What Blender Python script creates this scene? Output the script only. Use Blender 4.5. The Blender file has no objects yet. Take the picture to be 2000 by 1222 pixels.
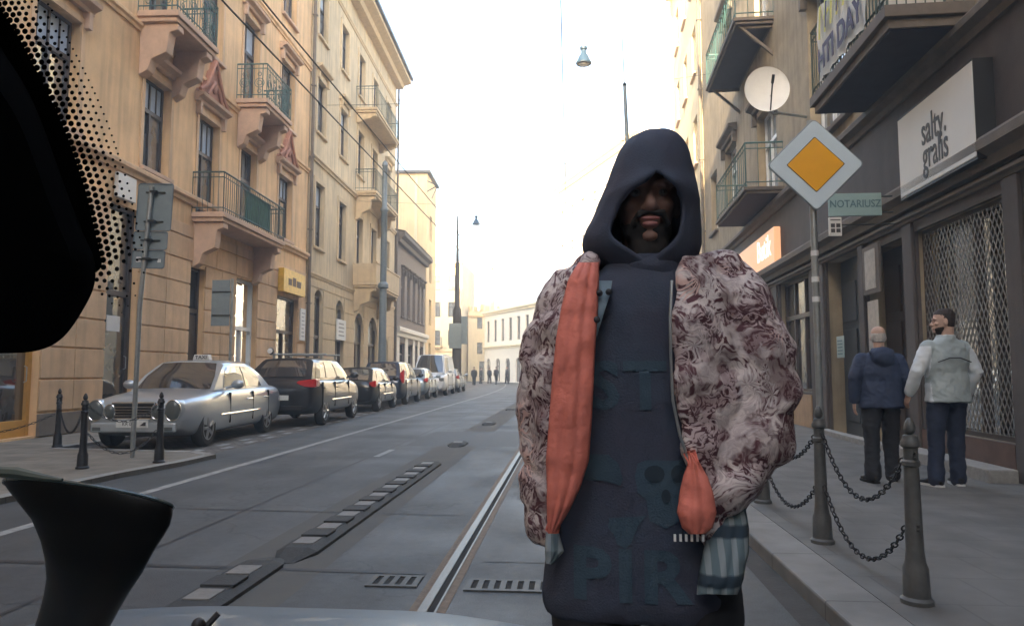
import bpy, bmesh, math, random
from math import sin, cos, pi, radians, sqrt, atan2, tan
from mathutils import Vector, Matrix, noise
from mathutils.bvhtree import BVHTree
random.seed(7)
SC = bpy.context.scene
COL = SC.collection

# ---------------------------------------------------------------- camera, sky, sun, exposure
CZ = 1.3
YAW, PITCH, FPX = radians(4.6), radians(4.655), 1400.0
cam = bpy.data.cameras.new("camera")
camo = bpy.data.objects.new("camera", cam)
COL.objects.link(camo)
camo.location = (0, 0, CZ)
camo.rotation_euler = (radians(90) + PITCH, 0, YAW)
cam.sensor_width = 36
cam.lens = 36 * FPX / 2000
cam.clip_start = 0.02
cam.clip_end = 3000
SC.camera = camo

SUN_EL, SUN_AZ = radians(13), radians(187)      # azimuth clockwise from +Y: behind the camera, a little to the left
world = bpy.data.worlds.new("World")
SC.world = world
world.use_nodes = True
wn = world.node_tree
bg = wn.nodes["Background"]
sky = wn.nodes.new("ShaderNodeTexSky")
sky.sky_type = 'NISHITA'
sky.sun_disc = False
sky.sun_elevation = SUN_EL
sky.sun_rotation = SUN_AZ
sky.air_density = 1.0
sky.dust_density = 3.0
sky.ozone_density = 1.0
wn.links.new(sky.outputs[0], bg.inputs[0])
bg.inputs[1].default_value = 0.15
sl = bpy.data.lights.new("sun", 'SUN')
sl.energy = 5.0
sl.angle = radians(0.5)
sl.color = (1.0, 0.78, 0.50)
so = bpy.data.objects.new("sun", sl)
COL.objects.link(so)
sd = Vector((sin(SUN_AZ) * cos(SUN_EL), cos(SUN_AZ) * cos(SUN_EL), sin(SUN_EL)))
so.rotation_euler = sd.to_track_quat('Z', 'Y').to_euler()
SC.view_settings.view_transform = 'Standard'
SC.view_settings.look = 'None'
SC.view_settings.gamma = 1
SC.view_settings.use_curve_mapping = False
SC.view_settings.exposure = 3.22
try:
    SC.cycles.max_bounces = 6
    SC.cycles.diffuse_bounces = 4
    SC.cycles.transparent_max_bounces = 12
    SC.cycles.sample_clamp_indirect = 4
except Exception:
    pass

# ---------------------------------------------------------------- survey: photo pixel -> place
def ray(px, py):
    x, z, y = (px - 1000) / FPX, (611 - py) / FPX, 1.0
    y, z = y * cos(PITCH) - z * sin(PITCH), y * sin(PITCH) + z * cos(PITCH)
    return (x * cos(YAW) - y * sin(YAW), x * sin(YAW) + y * cos(YAW), z)
def gr(px, py, h=0.0):
    d = ray(px, py); t = (h - CZ) / d[2]
    return Vector((d[0] * t, d[1] * t, h))
def dep(px, py, Y):
    d = ray(px, py); t = Y / d[1]
    return Vector((d[0] * t, Y, CZ + d[2] * t))
KL, XL = -0.0376, -9.5
KR, XR = 0.0331, 4.65
def wl(px, py, off=0.0):
    d = ray(px, py); t = (XL + off) / (d[0] - KL * d[1])
    return (d[1] * t, CZ + d[2] * t)
def wr(px, py, off=0.0):
    d = ray(px, py); t = (XR - off) / (d[0] - KR * d[1])
    return (d[1] * t, CZ + d[2] * t)

# ---------------------------------------------------------------- materials
def mat(name, col, rough=0.7, metal=0.0, var=0.0, scale=4.0, bump=0.0, bscale=60.0, col2=None, spec=0.5,
        streak=0.0, coat=0.0, emit=None, es=1.0, big=0.0):
    m = bpy.data.materials.new(name)
    m.use_nodes = True
    N, L = m.node_tree.nodes, m.node_tree.links
    b = N["Principled BSDF"]
    b.inputs["Base Color"].default_value = (*col, 1)
    b.inputs["Roughness"].default_value = rough
    b.inputs["Metallic"].default_value = metal
    b.inputs["Specular IOR Level"].default_value = spec
    b.inputs["Coat Weight"].default_value = coat
    b.inputs["Coat Roughness"].default_value = 0.05
    tc = N.new("ShaderNodeTexCoord")
    if var > 0 or col2:
        n = N.new("ShaderNodeTexNoise")
        n.inputs["Scale"].default_value = scale
        n.inputs["Detail"].default_value = 8
        n.inputs["Roughness"].default_value = 0.65
        L.new(tc.outputs["Object"], n.inputs["Vector"])
        mr = N.new("ShaderNodeMapRange")
        mr.inputs[1].default_value = 0.3; mr.inputs[2].default_value = 0.7
        L.new(n.outputs["Fac"], mr.inputs[0])
        mx = N.new("ShaderNodeMix"); mx.data_type = 'RGBA'
        c2 = col2 if col2 else tuple(max(0, c * (1 + var)) for c in col)
        c1 = col if col2 else tuple(max(0, c * (1 - var)) for c in col)
        mx.inputs[6].default_value = (*c1, 1); mx.inputs[7].default_value = (*c2, 1)
        L.new(mr.outputs[0], mx.inputs[0])
        out = mx.outputs[2]
        if big > 0:
            n3 = N.new("ShaderNodeTexNoise"); n3.inputs["Scale"].default_value = scale * 0.18
            n3.inputs["Detail"].default_value = 3
            L.new(tc.outputs["Object"], n3.inputs["Vector"])
            m3 = N.new("ShaderNodeMapRange"); m3.inputs[1].default_value = .35; m3.inputs[2].default_value = .65
            m3.inputs[3].default_value = 1 - big; m3.inputs[4].default_value = 1 + big
            L.new(n3.outputs["Fac"], m3.inputs[0])
            v3 = N.new("ShaderNodeVectorMath"); v3.operation = 'SCALE'
            L.new(out, v3.inputs[0]); L.new(m3.outputs[0], v3.inputs["Scale"])
            out = v3.outputs[0]
        if streak > 0:
            mp = N.new("ShaderNodeMapping"); mp.inputs["Scale"].default_value = (3.0, 3.0, 0.22)
            L.new(tc.outputs["Object"], mp.inputs[0])
            n4 = N.new("ShaderNodeTexNoise"); n4.inputs["Scale"].default_value = 1.6; n4.inputs["Detail"].default_value = 6
            L.new(mp.outputs[0], n4.inputs["Vector"])
            m4 = N.new("ShaderNodeMapRange"); m4.inputs[1].default_value = .45; m4.inputs[2].default_value = .75
            m4.inputs[3].default_value = 1; m4.inputs[4].default_value = 1 - streak
            L.new(n4.outputs["Fac"], m4.inputs[0])
            v4 = N.new("ShaderNodeVectorMath"); v4.operation = 'SCALE'
            L.new(out, v4.inputs[0]); L.new(m4.outputs[0], v4.inputs["Scale"])
            out = v4.outputs[0]
        L.new(out, b.inputs["Base Color"])
    if bump > 0:
        n2 = N.new("ShaderNodeTexNoise")
        n2.inputs["Scale"].default_value = bscale; n2.inputs["Detail"].default_value = 5
        L.new(tc.outputs["Object"], n2.inputs["Vector"])
        bp = N.new("ShaderNodeBump"); bp.inputs["Strength"].default_value = bump
        bp.inputs["Distance"].default_value = 0.02
        L.new(n2.outputs["Fac"], bp.inputs["Height"])
        L.new(bp.outputs[0], b.inputs["Normal"])
    if emit:
        b.inputs["Emission Color"].default_value = (*emit, 1)
        b.inputs["Emission Strength"].default_value = es
    return m

M = {}
M['orange'] = mat('orange stucco', (.74, .49, .26), .85, var=.12, scale=1.5, bump=.3, streak=.32, big=.12)
M['orange2'] = mat('ground floor orange stucco', (.62, .42, .25), .85, var=.12, scale=2.5, bump=.3, streak=.25, big=.1)
M['trimred'] = mat('reddish moulding', (.42, .20, .13), .8, var=.15, scale=6, bump=.2)
M['balc'] = mat('balcony stone', (.54, .37, .26), .85, var=.15, scale=4, bump=.2)
M['beige'] = mat('beige stucco', (.60, .48, .31), .88, var=.14, scale=1.4, bump=.3, streak=.42, big=.13)
M['beige2'] = mat('beige moulding', (.58, .45, .28), .85, var=.1, scale=3, bump=.2, streak=.2)
M['greyb'] = mat('sooty grey brick', (.22, .18, .15), .9, var=.25, scale=6, bump=.4)
M['white'] = mat('white painted stucco', (.72, .68, .60), .8, var=.06, scale=2, bump=.1)
M['cream'] = mat('cream stucco', (.78, .68, .48), .85, var=.1, scale=1.0, bump=.2, streak=.15)
M['yell'] = mat('warm yellow stucco', (.76, .58, .34), .85, var=.12, scale=.8, bump=.2, streak=.2)
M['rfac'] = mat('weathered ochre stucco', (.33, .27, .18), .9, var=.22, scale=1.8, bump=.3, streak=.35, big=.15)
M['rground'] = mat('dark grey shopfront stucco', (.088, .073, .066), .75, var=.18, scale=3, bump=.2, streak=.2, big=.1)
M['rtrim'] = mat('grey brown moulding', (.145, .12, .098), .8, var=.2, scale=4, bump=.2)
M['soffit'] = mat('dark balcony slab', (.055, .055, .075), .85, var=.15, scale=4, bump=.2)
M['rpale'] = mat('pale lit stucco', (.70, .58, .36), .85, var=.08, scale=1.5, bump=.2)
M['roof'] = mat('dark sheet roof', (.09, .09, .09), .5, var=.2, scale=3)
M['frame'] = mat('dark window frame', (.06, .045, .04), .5, var=.15, scale=8)
M['wframe'] = mat('white window frame', (.68, .70, .70), .4, var=.05, scale=8)
M['iron'] = mat('dark iron', (.03, .035, .035), .5, .3, var=.2, scale=20)
M['green'] = mat('green painted railing', (.05, .13, .13), .5, var=.2, scale=20)
M['greend'] = mat('dark green railing', (.045, .085, .08), .5, var=.2, scale=20)
M['boll'] = mat('grey painted cast iron', (.10, .10, .095), .5, .2, var=.25, scale=12, bump=.1)
M['bollb'] = mat('black cast iron', (.025, .025, .028), .45, .3, var=.2, scale=12)
M['galv'] = mat('galvanised steel', (.36, .38, .38), .45, .7, var=.15, scale=12)
M['pole'] = mat('grey blue painted pole', (.16, .20, .23), .5, .2, var=.15, scale=8)
M['signback'] = mat('grey sign back', (.24, .29, .31), .5, .4, var=.1, scale=6)
M['paper'] = mat('white paper', (.72, .72, .70), .7, var=.04, scale=9)
M['black'] = mat('matte black plastic', (.012, .012, .014), .55)
M['blackgloss'] = mat('shiny black plastic', (.003, .003, .0035), .34, spec=.35)
M['frit'] = mat('black ceramic frit', (.004, .004, .005), .6, spec=.2)
M['housing'] = mat('dark grey plastic housing', (.0075, .0075, .008), .95, spec=.0)
M['rubber'] = mat('black rubber', (.036, .036, .035), .8, var=.2, scale=20, bump=.2)
M['blockw'] = mat('worn white reflector', (.18, .17, .155), .6, var=.2, scale=25)
M['steel'] = mat('polished rail steel', (.17, .155, .135), .45, .75, var=.1, scale=30)
M['railside'] = mat('rusty rail edge', (.14, .095, .06), .7, .3, var=.3, scale=18, bump=.3)
M['grate'] = mat('cast iron grate', (.085, .085, .08), .6, .4, var=.2, scale=20)
M['dark'] = mat('deep dark void', (.008, .008, .008), .9)
M['paintline'] = mat('worn white road paint', (.40, .40, .38), .7, col2=(.16, .16, .155), scale=7, bump=.2)
M['kerb'] = mat('granite kerb', (.27, .26, .24), .8, var=.2, scale=14, bump=.3)
M['door'] = mat('brown door', (.05, .032, .024), .5, var=.2, scale=6)
M['doory'] = mat('yellow door frame', (.55, .29, .06), .5, var=.1, scale=6)
M['doorb'] = mat('blue grey door', (.045, .055, .065), .5, var=.1, scale=6)
M['brownp'] = mat('brown shop panel', (.10, .055, .04), .6, var=.3, scale=5, bump=.1)
M['woodp'] = mat('light wood panel', (.38, .24, .13), .55, var=.2, scale=4)
M['curtain'] = mat('pale blue curtain', (.40, .47, .56), .9, var=.1, scale=5)  # reflected sky put into a flat colour
M['dish'] = mat('white satellite dish', (.78, .77, .74), .5, var=.04, scale=5)
M['signw'] = mat('off white sign board', (.62, .60, .56), .5, var=.04, scale=2)
M['signy'] = mat('yellow shop sign', (.75, .45, .05), .4, var=.2, scale=6)
M['ink'] = mat('dark lettering', (.03, .028, .03), .6)
M['butik'] = mat('lit orange sign', (.75, .35, .16), .5, emit=(1, .5, .28), es=.085)
M['butikl'] = mat('lit white lettering', (.9, .85, .8), .5, emit=(1, .9, .8), es=.15)
M['teal'] = mat('pale green sign board', (.25, .36, .36), .5, var=.06, scale=4)
M['tealink'] = mat('teal lettering', (.07, .15, .18), .6)
M['psw'] = mat('white reflective sheeting', (.62, .72, .78), .45, var=.03, scale=5)
M['psy'] = mat('amber reflective sheeting', (.90, .42, .015), .45, var=.04, scale=5)
M['redt'] = mat('red cloth', (.5, .05, .04), .7)
M['poster'] = mat('framed poster', (.42, .38, .33), .6, var=.25, scale=7)

def glassmat(name, col, rough=.03, refl=.5, warp=0.0):
    m = bpy.data.materials.new(name); m.use_nodes = True
    N, L = m.node_tree.nodes, m.node_tree.links
    b = N["Principled BSDF"]
    b.inputs["Base Color"].default_value = (*col, 1); b.inputs["Roughness"].default_value = .5
    g = N.new("ShaderNodeBsdfGlossy"); g.inputs["Roughness"].default_value = rough
    g.inputs["Color"].default_value = (.9, .93, .95, 1)
    lw = N.new("ShaderNodeLayerWeight"); lw.inputs[0].default_value = refl
    mx = N.new("ShaderNodeMixShader")
    L.new(lw.outputs["Fresnel"], mx.inputs[0]); L.new(b.outputs[0], mx.inputs[1]); L.new(g.outputs[0], mx.inputs[2])
    L.new(mx.outputs[0], N["Material Output"].inputs[0])
    if warp:
        tc = N.new("ShaderNodeTexCoord"); n = N.new("ShaderNodeTexNoise"); n.inputs["Scale"].default_value = 1.3
        L.new(tc.outputs["Object"], n.inputs["Vector"])
        bp = N.new("ShaderNodeBump"); bp.inputs["Strength"].default_value = warp; bp.inputs["Distance"].default_value = .05
        L.new(n.outputs["Fac"], bp.inputs["Height"]); L.new(bp.outputs[0], g.inputs["Normal"])
        n2 = N.new("ShaderNodeTexNoise"); n2.inputs["Scale"].default_value = 2.2; n2.inputs["Detail"].default_value = 4
        L.new(tc.outputs["Object"], n2.inputs["Vector"])
        cr = N.new("ShaderNodeMapRange"); cr.inputs[1].default_value = .35; cr.inputs[2].default_value = .7
        cr.inputs[3].default_value = .4; cr.inputs[4].default_value = 2.2
        L.new(n2.outputs["Fac"], cr.inputs[0])
        v = N.new("ShaderNodeVectorMath"); v.operation = 'SCALE'; v.inputs[0].default_value = col
        L.new(cr.outputs[0], v.inputs["Scale"]); L.new(v.outputs[0], b.inputs["Base Color"])
    return m
M['glass'] = glassmat('window glass', (.075, .085, .10), .03, .74, .25)
M['shopglass'] = glassmat('shop window glass', (.02, .02, .022), .02, .62, .1)
M['carglass'] = glassmat('car glass', (.012, .014, .015), .02, .62)
def paint(name, col, metal=.4, rough=.32, coat=.8):
    return mat(name, col, rough, metal, coat=coat, var=.04, scale=3)
M['silver'] = paint('silver car paint', (.46, .50, .53), .45, .30)
M['darkcar'] = paint('dark grey car paint', (.035, .037, .042), .5, .3)
M['blackcar'] = paint('black car paint', (.018, .02, .022), .4, .3)
M['bluecar'] = paint('dark blue car paint', (.03, .045, .075), .5, .3)
M['lbluecar'] = paint('pale blue car paint', (.33, .40, .45), .6, .32)
M['whitecar'] = paint('white van paint', (.62, .66, .70), .0, .35)
M['chrome'] = mat('chrome', (.75, .75, .75), .12, 1.0)
M['lens'] = glassmat('headlamp lens', (.085, .095, .09), .12, .30)
M['redlens'] = mat('red lamp lens', (.55, .02, .02), .15, coat=1)
M['plate'] = mat('number plate', (.7, .7, .68), .5, var=.08, scale=30)
M['tyre'] = mat('tyre rubber', (.02, .02, .02), .85, var=.2, scale=20)
M['rim'] = mat('alloy rim', (.42, .43, .44), .35, .8)
M['skin'] = mat('skin', (.56, .36, .27), .6, var=.08, scale=25)
M['skin2'] = mat('tanned skin', (.22, .12, .09), .6, var=.12, scale=30)

# ---------------------------------------------------------------- mesh tools
class MB:
    def __init__(s):
        s.v, s.f, s.mi, s.cur = [], [], [], 0
    def add(s, vs, fs):
        o = len(s.v); s.v += [tuple(v) for v in vs]
        for f in fs:
            s.f.append(tuple(i + o for i in f)); s.mi.append(s.cur)
        return s
    def box(s, x0, x1, y0, y1, z0, z1):
        if x0 > x1: x0, x1 = x1, x0
        if y0 > y1: y0, y1 = y1, y0
        if z0 > z1: z0, z1 = z1, z0
        return s.add([(x0,y0,z0),(x1,y0,z0),(x1,y1,z0),(x0,y1,z0),(x0,y0,z1),(x1,y0,z1),(x1,y1,z1),(x0,y1,z1)],
              [(0,3,2,1),(4,5,6,7),(0,1,5,4),(1,2,6,5),(2,3,7,6),(3,0,4,7)])
    def quad(s, a, b, c, d): return s.add([a, b, c, d], [(0, 1, 2, 3)])
    def rings(s, R, cap=True, close=True):
        """R: list of rings (same length lists of points)"""
        n = len(R[0]); o = len(s.v)
        for r in R: s.v += [tuple(p) for p in r]
        for i in range(len(R) - 1):
            for j in range(n if close else n - 1):
                k = (j + 1) % n
                s.f.append((o+i*n+j, o+i*n+k, o+(i+1)*n+k, o+(i+1)*n+j)); s.mi.append(s.cur)
        if cap and close:
            s.f.append(tuple(o + j for j in reversed(range(n)))); s.mi.append(s.cur)
            s.f.append(tuple(o + (len(R)-1)*n + j for j in range(n))); s.mi.append(s.cur)
        return s
    def tube(s, pts, r, n=8, cap=True):
        pts = [Vector(p) for p in pts]
        rr = r if isinstance(r, (list, tuple)) else [r] * len(pts)
        R = []; up = None
        for i, p in enumerate(pts):
            t = (pts[min(i+1, len(pts)-1)] - pts[max(i-1, 0)])
            if t.length < 1e-9: t = Vector((0, 0, 1))
            t.normalize()
            if up is None:
                up = Vector((0, 0, 1)) if abs(t.z) < .9 else Vector((0, 1, 0))
            a = t.cross(up)
            if a.length < 1e-5:
                a = t.cross(Vector((1, 0, 0)))
            a.normalize(); b = a.cross(t).normalized(); up = b
            R.append([p + (a * cos(2*pi*k/n) + b * sin(2*pi*k/n)) * rr[i] for k in range(n)])
        return s.rings(R, cap)
    def limb(s, pts, radii, n=14):
        """tube with rounded ends"""
        pts = [Vector(p) for p in pts]; P, Q = [], []
        a = (pts[0] - pts[1]).normalized(); b = (pts[-1] - pts[-2]).normalized()
        for t in (.98, .8, .5): P.append(pts[0] + a * radii[0] * t); Q.append(radii[0] * sqrt(1 - t*t))
        P += pts; Q += list(radii)
        for t in (.5, .8, .98): P.append(pts[-1] + b * radii[-1] * t); Q.append(radii[-1] * sqrt(1 - t*t))
        return s.tube(P, Q, n)
    def lathe(s, prof, c=(0, 0, 0), n=16):
        return s.rings([[(c[0] + r*cos(2*pi*k/n), c[1] + r*sin(2*pi*k/n), c[2] + z) for k in range(n)] for r, z in prof])
    def ell(s, c, rx, ry, rz, n=14, m=9):
        R = []
        for i in range(m + 1):
            a = -pi/2 + pi*(i + .001*(i == 0) - .001*(i == m))/m
            R.append([(c[0] + rx*cos(a)*cos(2*pi*k/n), c[1] + ry*cos(a)*sin(2*pi*k/n), c[2] + rz*sin(a)) for k in range(n)])
        return s.rings(R)
    def torso(s, lv, n=28, e=2.3):
        """lv: list of (z, cx, cy, rx, ry); superelliptic sections"""
        R = []
        for z, cx, cy, rx, ry in lv:
            ring = []
            for k in range(n):
                a = 2*pi*k/n; c_, s_ = cos(a), sin(a)
                ring.append((cx + rx*math.copysign(abs(c_)**(2/e), c_), cy + ry*math.copysign(abs(s_)**(2/e), s_), z))
            R.append(ring)
        return s.rings(R)
    def prism(s, poly, y0, y1, plane='xz'):
        n = len(poly)
        f = (lambda p, y: (p[0], y, p[1])) if plane == 'xz' else ((lambda p, y: (y, p[0], p[1])) if plane == 'yz' else (lambda p, y: (p[0], p[1], y)))
        vs = [f(p, y0) for p in poly] + [f(p, y1) for p in poly]
        return s.add(vs, [tuple(range(n)), tuple(range(2*n-1, n-1, -1))] + [(i, i+n, (i+1) % n + n, (i+1) % n) for i in range(n)])
    def mesh(s, name):
        me = bpy.data.meshes.new(name)
        me.from_pydata(s.v, [], s.f)
        me.polygons.foreach_set('material_index', s.mi)
        bm = bmesh.new(); bm.from_mesh(me)
        bmesh.ops.recalc_face_normals(bm, faces=bm.faces)
        bm.to_mesh(me); bm.free()
        me.update()
        return me
    def build(s, name, m, parent=None, smooth=False, bevel=0, loc=None, sub=0, angle=40):
        me = s.mesh(name)
        for x in (m if isinstance(m, (list, tuple)) else [m]): me.materials.append(x)
        o = bpy.data.objects.new(name, me); COL.objects.link(o)
        if loc: o.location = loc
        if parent is not None: o.parent = parent
        if bevel:
            b = o.modifiers.new('bevel', 'BEVEL'); b.width = bevel; b.segments = 2; b.limit_method = 'ANGLE'
        if sub:
            b = o.modifiers.new('sub', 'SUBSURF'); b.levels = sub; b.render_levels = sub
        if smooth:
            try:
                me.shade_smooth() if angle >= 180 else None
            except Exception: pass
            for p in me.polygons: p.use_smooth = True
            if angle < 180:
                try: me.set_sharp_from_angle(angle=radians(angle))
                except Exception: pass
        return o

def baked(o):
    """apply the modifiers of o"""
    dg = bpy.context.evaluated_depsgraph_get(); dg.update()
    me = bpy.data.meshes.new_from_object(o.evaluated_get(dg))
    o.modifiers.clear(); o.data = me
    return o
def fuse(name, mb, m, parent=None, voxel=.012, smooth=2, disp=None, loc=None):
    """one continuous skin over all the shapes of mb"""
    o = mb.build(name, m, parent, loc=loc)
    r = o.modifiers.new('r', 'REMESH'); r.mode = 'VOXEL'; r.voxel_size = voxel; r.use_smooth_shade = True
    if smooth:
        q = o.modifiers.new('s', 'SMOOTH'); q.iterations = smooth; q.factor = .6
    baked(o)
    if disp:
        me = o.data; nor = [v.normal.copy() for v in me.vertices]
        for v, n_ in zip(me.vertices, nor):
            v.co += n_ * disp(v.co, n_)
        me.update()
    for p in o.data.polygons: p.use_smooth = True
    return o
def thing(name, label, cat, loc=(0, 0, 0), rz=0.0, group=None):
    o = bpy.data.objects.new(name, None); COL.objects.link(o)
    o.location = loc; o.rotation_euler = (0, 0, rz); o.empty_display_size = .2
    return tag(o, label, cat, group)
def tag(o, label, cat, group=None):
    o['label'] = label; o['category'] = cat
    if group: o['group'] = group
    return o
def struct(o): o['kind'] = 'structure'; return o
def copy_tree(o, parent=None):
    c = o.copy(); COL.objects.link(c)
    if parent is not None:
        c.parent = parent
    for ch in list(o.children): copy_tree(ch, c)
    return c
def text_mb(s, size, font_scale_x=1.0, extrude=.002, bold=.0, align='CENTER', spacing=1.0):
    cu = bpy.data.curves.new('t', 'FONT'); cu.body = s; cu.size = size; cu.extrude = extrude; cu.offset = bold
    cu.align_x = align; cu.align_y = 'CENTER'; cu.space_character = spacing; cu.resolution_u = 3
    o = bpy.data.objects.new('t', cu); COL.objects.link(o)
    dg = bpy.context.evaluated_depsgraph_get(); dg.update()
    me = bpy.data.meshes.new_from_object(o.evaluated_get(dg))
    bpy.data.objects.remove(o)
    for v in me.vertices: v.co.x *= font_scale_x
    return me
def text(name, s, size, m, parent, loc, rot=(pi/2, 0, 0), sx=1.0, extrude=.004, bold=0.0, spacing=1.0):
    me = text_mb(s, size, sx, extrude, bold, spacing=spacing); me.materials.clear(); me.materials.append(m)
    o = bpy.data.objects.new(name, me); COL.objects.link(o); o.parent = parent
    o.location = loc; o.rotation_euler = rot
    return o

# ---------------------------------------------------------------- ground
def asphalt():
    m = bpy.data.materials.new('asphalt'); m.use_nodes = True
    N, L = m.node_tree.nodes, m.node_tree.links
    b = N["Principled BSDF"]; tc = N.new("ShaderNodeTexCoord")
    def nz(sc, det=6, map_=None):
        n = N.new("ShaderNodeTexNoise"); n.inputs["Scale"].default_value = sc; n.inputs["Detail"].default_value = det
        src = tc.outputs["Object"]
        if map_:
            mp = N.new("ShaderNodeMapping"); mp.inputs["Scale"].default_value = map_; L.new(src, mp.inputs[0]); src = mp.outputs[0]
        L.new(src, n.inputs["Vector"]); return n.outputs["Fac"]
    def rng(x, a, b_, c, d):
        r = N.new("ShaderNodeMapRange"); L.new(x, r.inputs[0])
        for i, v in enumerate((a, b_, c, d)): r.inputs[i+1].default_value = v
        return r.outputs[0]
    def mul(a, c):
        q = N.new("ShaderNodeMath"); q.operation = 'MULTIPLY'; L.new(a, q.inputs[0]); L.new(c, q.inputs[1]); return q.outputs[0]
    f = mul(rng(nz(.5, 3), .35, .65, .80, 1.18), rng(nz(120, 2), .3, .7, .62, 1.38))
    f = mul(f, rng(nz(14, 6), .3, .7, .84, 1.16))
    f = mul(f, rng(nz(1.1, 4, (2.2, .12, 1)), .4, .65, .88, 1.12))       # wheel-worn bands along the lane
    vo = N.new("ShaderNodeTexVoronoi"); vo.feature = 'DISTANCE_TO_EDGE'; vo.inputs["Scale"].default_value = .22
    wv = N.new("ShaderNodeVectorMath"); wv.operation = 'ADD'
    nn = N.new("ShaderNodeTexNoise"); nn.inputs["Scale"].default_value = 2.5; nn.inputs["Detail"].default_value = 5
    L.new(tc.outputs["Object"], nn.inputs["Vector"]); L.new(tc.outputs["Object"], wv.inputs[0]); L.new(nn.outputs["Color"], wv.inputs[1])
    L.new(wv.outputs[0], vo.inputs["Vector"])
    f = mul(f, rng(vo.outputs["Distance"], .0, .006, .55, 1.0))
    v = N.new("ShaderNodeVectorMath"); v.operation = 'SCALE'; v.inputs[0].default_value = (.062, .066, .067)
    L.new(f, v.inputs["Scale"]); L.new(v.outputs[0], b.inputs["Base Color"])
    L.new(rng(nz(.8, 4), .3, .7, .52, .75), b.inputs["Roughness"])
    bp = N.new("ShaderNodeBump"); bp.inputs["Strength"].default_value = .35; bp.inputs["Distance"].default_value = .006
    L.new(nz(150, 3), bp.inputs["Height"]); L.new(bp.outputs[0], b.inputs["Normal"])
    return m
M['asphalt'] = asphalt()
def slabs(name, col, bw, bh, mort=.012, var=.12, off=.5, mk=.45):
    m = mat(name, col, .8); N, L = m.node_tree.nodes, m.node_tree.links
    b = N["Principled BSDF"]; tc = [n for n in N if n.bl_idname == "ShaderNodeTexCoord"][0]
    br = N.new("ShaderNodeTexBrick"); br.inputs["Scale"].default_value = 1
    br.inputs["Brick Width"].default_value = bw; br.inputs["Row Height"].default_value = bh
    br.inputs["Mortar Size"].default_value = mort; br.offset = off
    br.inputs["Color1"].default_value = (*[c*(1-var) for c in col], 1); br.inputs["Color2"].default_value = (*[c*(1+var) for c in col], 1)
    br.inputs["Mortar"].default_value = (*[c*mk for c in col], 1)
    L.new(tc.outputs["Object"], br.inputs["Vector"])
    n = N.new("ShaderNodeTexNoise"); n.inputs["Scale"].default_value = 3; n.inputs["Detail"].default_value = 8
    L.new(tc.outputs["Object"], n.inputs["Vector"])
    r = N.new("ShaderNodeMapRange"); r.inputs[1].default_value = .3; r.inputs[2].default_value = .7; r.inputs[3].default_value = .75; r.inputs[4].default_value = 1.22
    L.new(n.outputs["Fac"], r.inputs[0])
    v = N.new("ShaderNodeVectorMath"); v.operation = 'SCALE'; L.new(br.outputs["Color"], v.inputs[0]); L.new(r.outputs[0], v.inputs["Scale"])
    L.new(v.outputs[0], b.inputs["Base Color"])
    bp = N.new("ShaderNodeBump"); bp.inputs["Strength"].default_value = .4; bp.inputs["Distance"].default_value = .01
    L.new(br.outputs["Fac"], bp.inputs["Height"]); bp.invert = True; L.new(bp.outputs[0], b.inputs["Normal"])
    return m
M['slabR'] = slabs('concrete paving', (.138, .132, .122), .5, .5, .006, .04, mk=.78)
M['slabL'] = slabs('stone paving', (.20, .175, .14), .6, .4, .008, .1)
M['cobble'] = slabs('granite setts', (.13, .115, .10), .16, .11, .014, .3)

g = MB(); g.quad((-400, -150, -.06), (400, -150, -.06), (400, 900, -.06), (-400, 900, -.06))
struct(g.build('ground', mat('distant ground', (.12, .11, .10), .9, var=.1, scale=.5)))
g = MB(); g.quad((-60, -40, 0), (1.33, -40, 0), (1.33, 95, 0), (-60, 95, 0)); g.quad((1.33, 95, 0), (-60, 95, 0), (-60, 150, 0), (40, 150, 0))
struct(g.build('road', M['asphalt']))
# right pavement with kerb
g = MB(); g.box(1.33, 1.63, -30, 31.0, -.05, .1)
for i in range(30):
    pass
struct(g.build('kerb_right', slabs('granite kerb stones', (.21, .20, .185), 2.0, 1.0, .006, .1), bevel=.015))
g = MB(); g.box(1.63, 9, -30, 95, -.05, .096)
struct(g.build('pavement_right', M['slabR']))
g = MB(); g.box(1.33, 1.62, 31, 95, -.05, .1)
struct(g.build('kerb_far', M['kerb']))
# left pavement: a bulb-out near the camera, then a parking strip along the wall
def zx(Y, x0): return x0 + KL * Y
g = MB()
P = [(-13, -30), (-5.7, -30), (-5.66, 5.0), (-5.5, 8.5), (-5.33, 9.6), (-5.30, 10.5), (-5.8, 10.9), (-7.95 - .38, 11.2), (-7.95 - .6, 17), (zx(80, -7.85), 80), (zx(80, -13), 80)]
g.prism([(a, b) for a, b in P], -.05, .06, 'xy')
struct(g.build('pavement_left', M['slabL']))
g = MB()
for a, b in zip(P[1:8], P[2:9]):
    A, B = Vector((a[0], a[1], 0)), Vector((b[0], b[1], 0)); d = (B - A).normalized(); n = Vector((d.y, -d.x, 0)) * .0
    w = Vector((-d.y, d.x, 0)) * .16
    q = [A + n, B + n, B + w, A + w]
    g.add([(p.x, p.y, -.04) for p in q] + [(p.x, p.y, .064) for p in q], [(0,1,2,3), (4,5,6,7), (0,1,5,4), (1,2,6,5), (2,3,7,6), (3,0,4,7)])
struct(g.build('kerb_left', M['kerb']))
g = MB(); g.add([(-5.18 - .4, 10.6, .004), (-5.18 - .4, 11.2, .004), (-8.7, 11.2, .004), (-8.7, 10.6, .004)], [(0, 1, 2, 3)])
g = MB(); g.quad((-5.20 + KL*10.5, 10.5, .004), (-5.20 + KL*80, 80, .004), (zx(80, -8.1), 80, .004), (zx(10.5, -8.1), 10.5, .004))
struct(g.build('parking_strip', M['cobble']))
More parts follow.
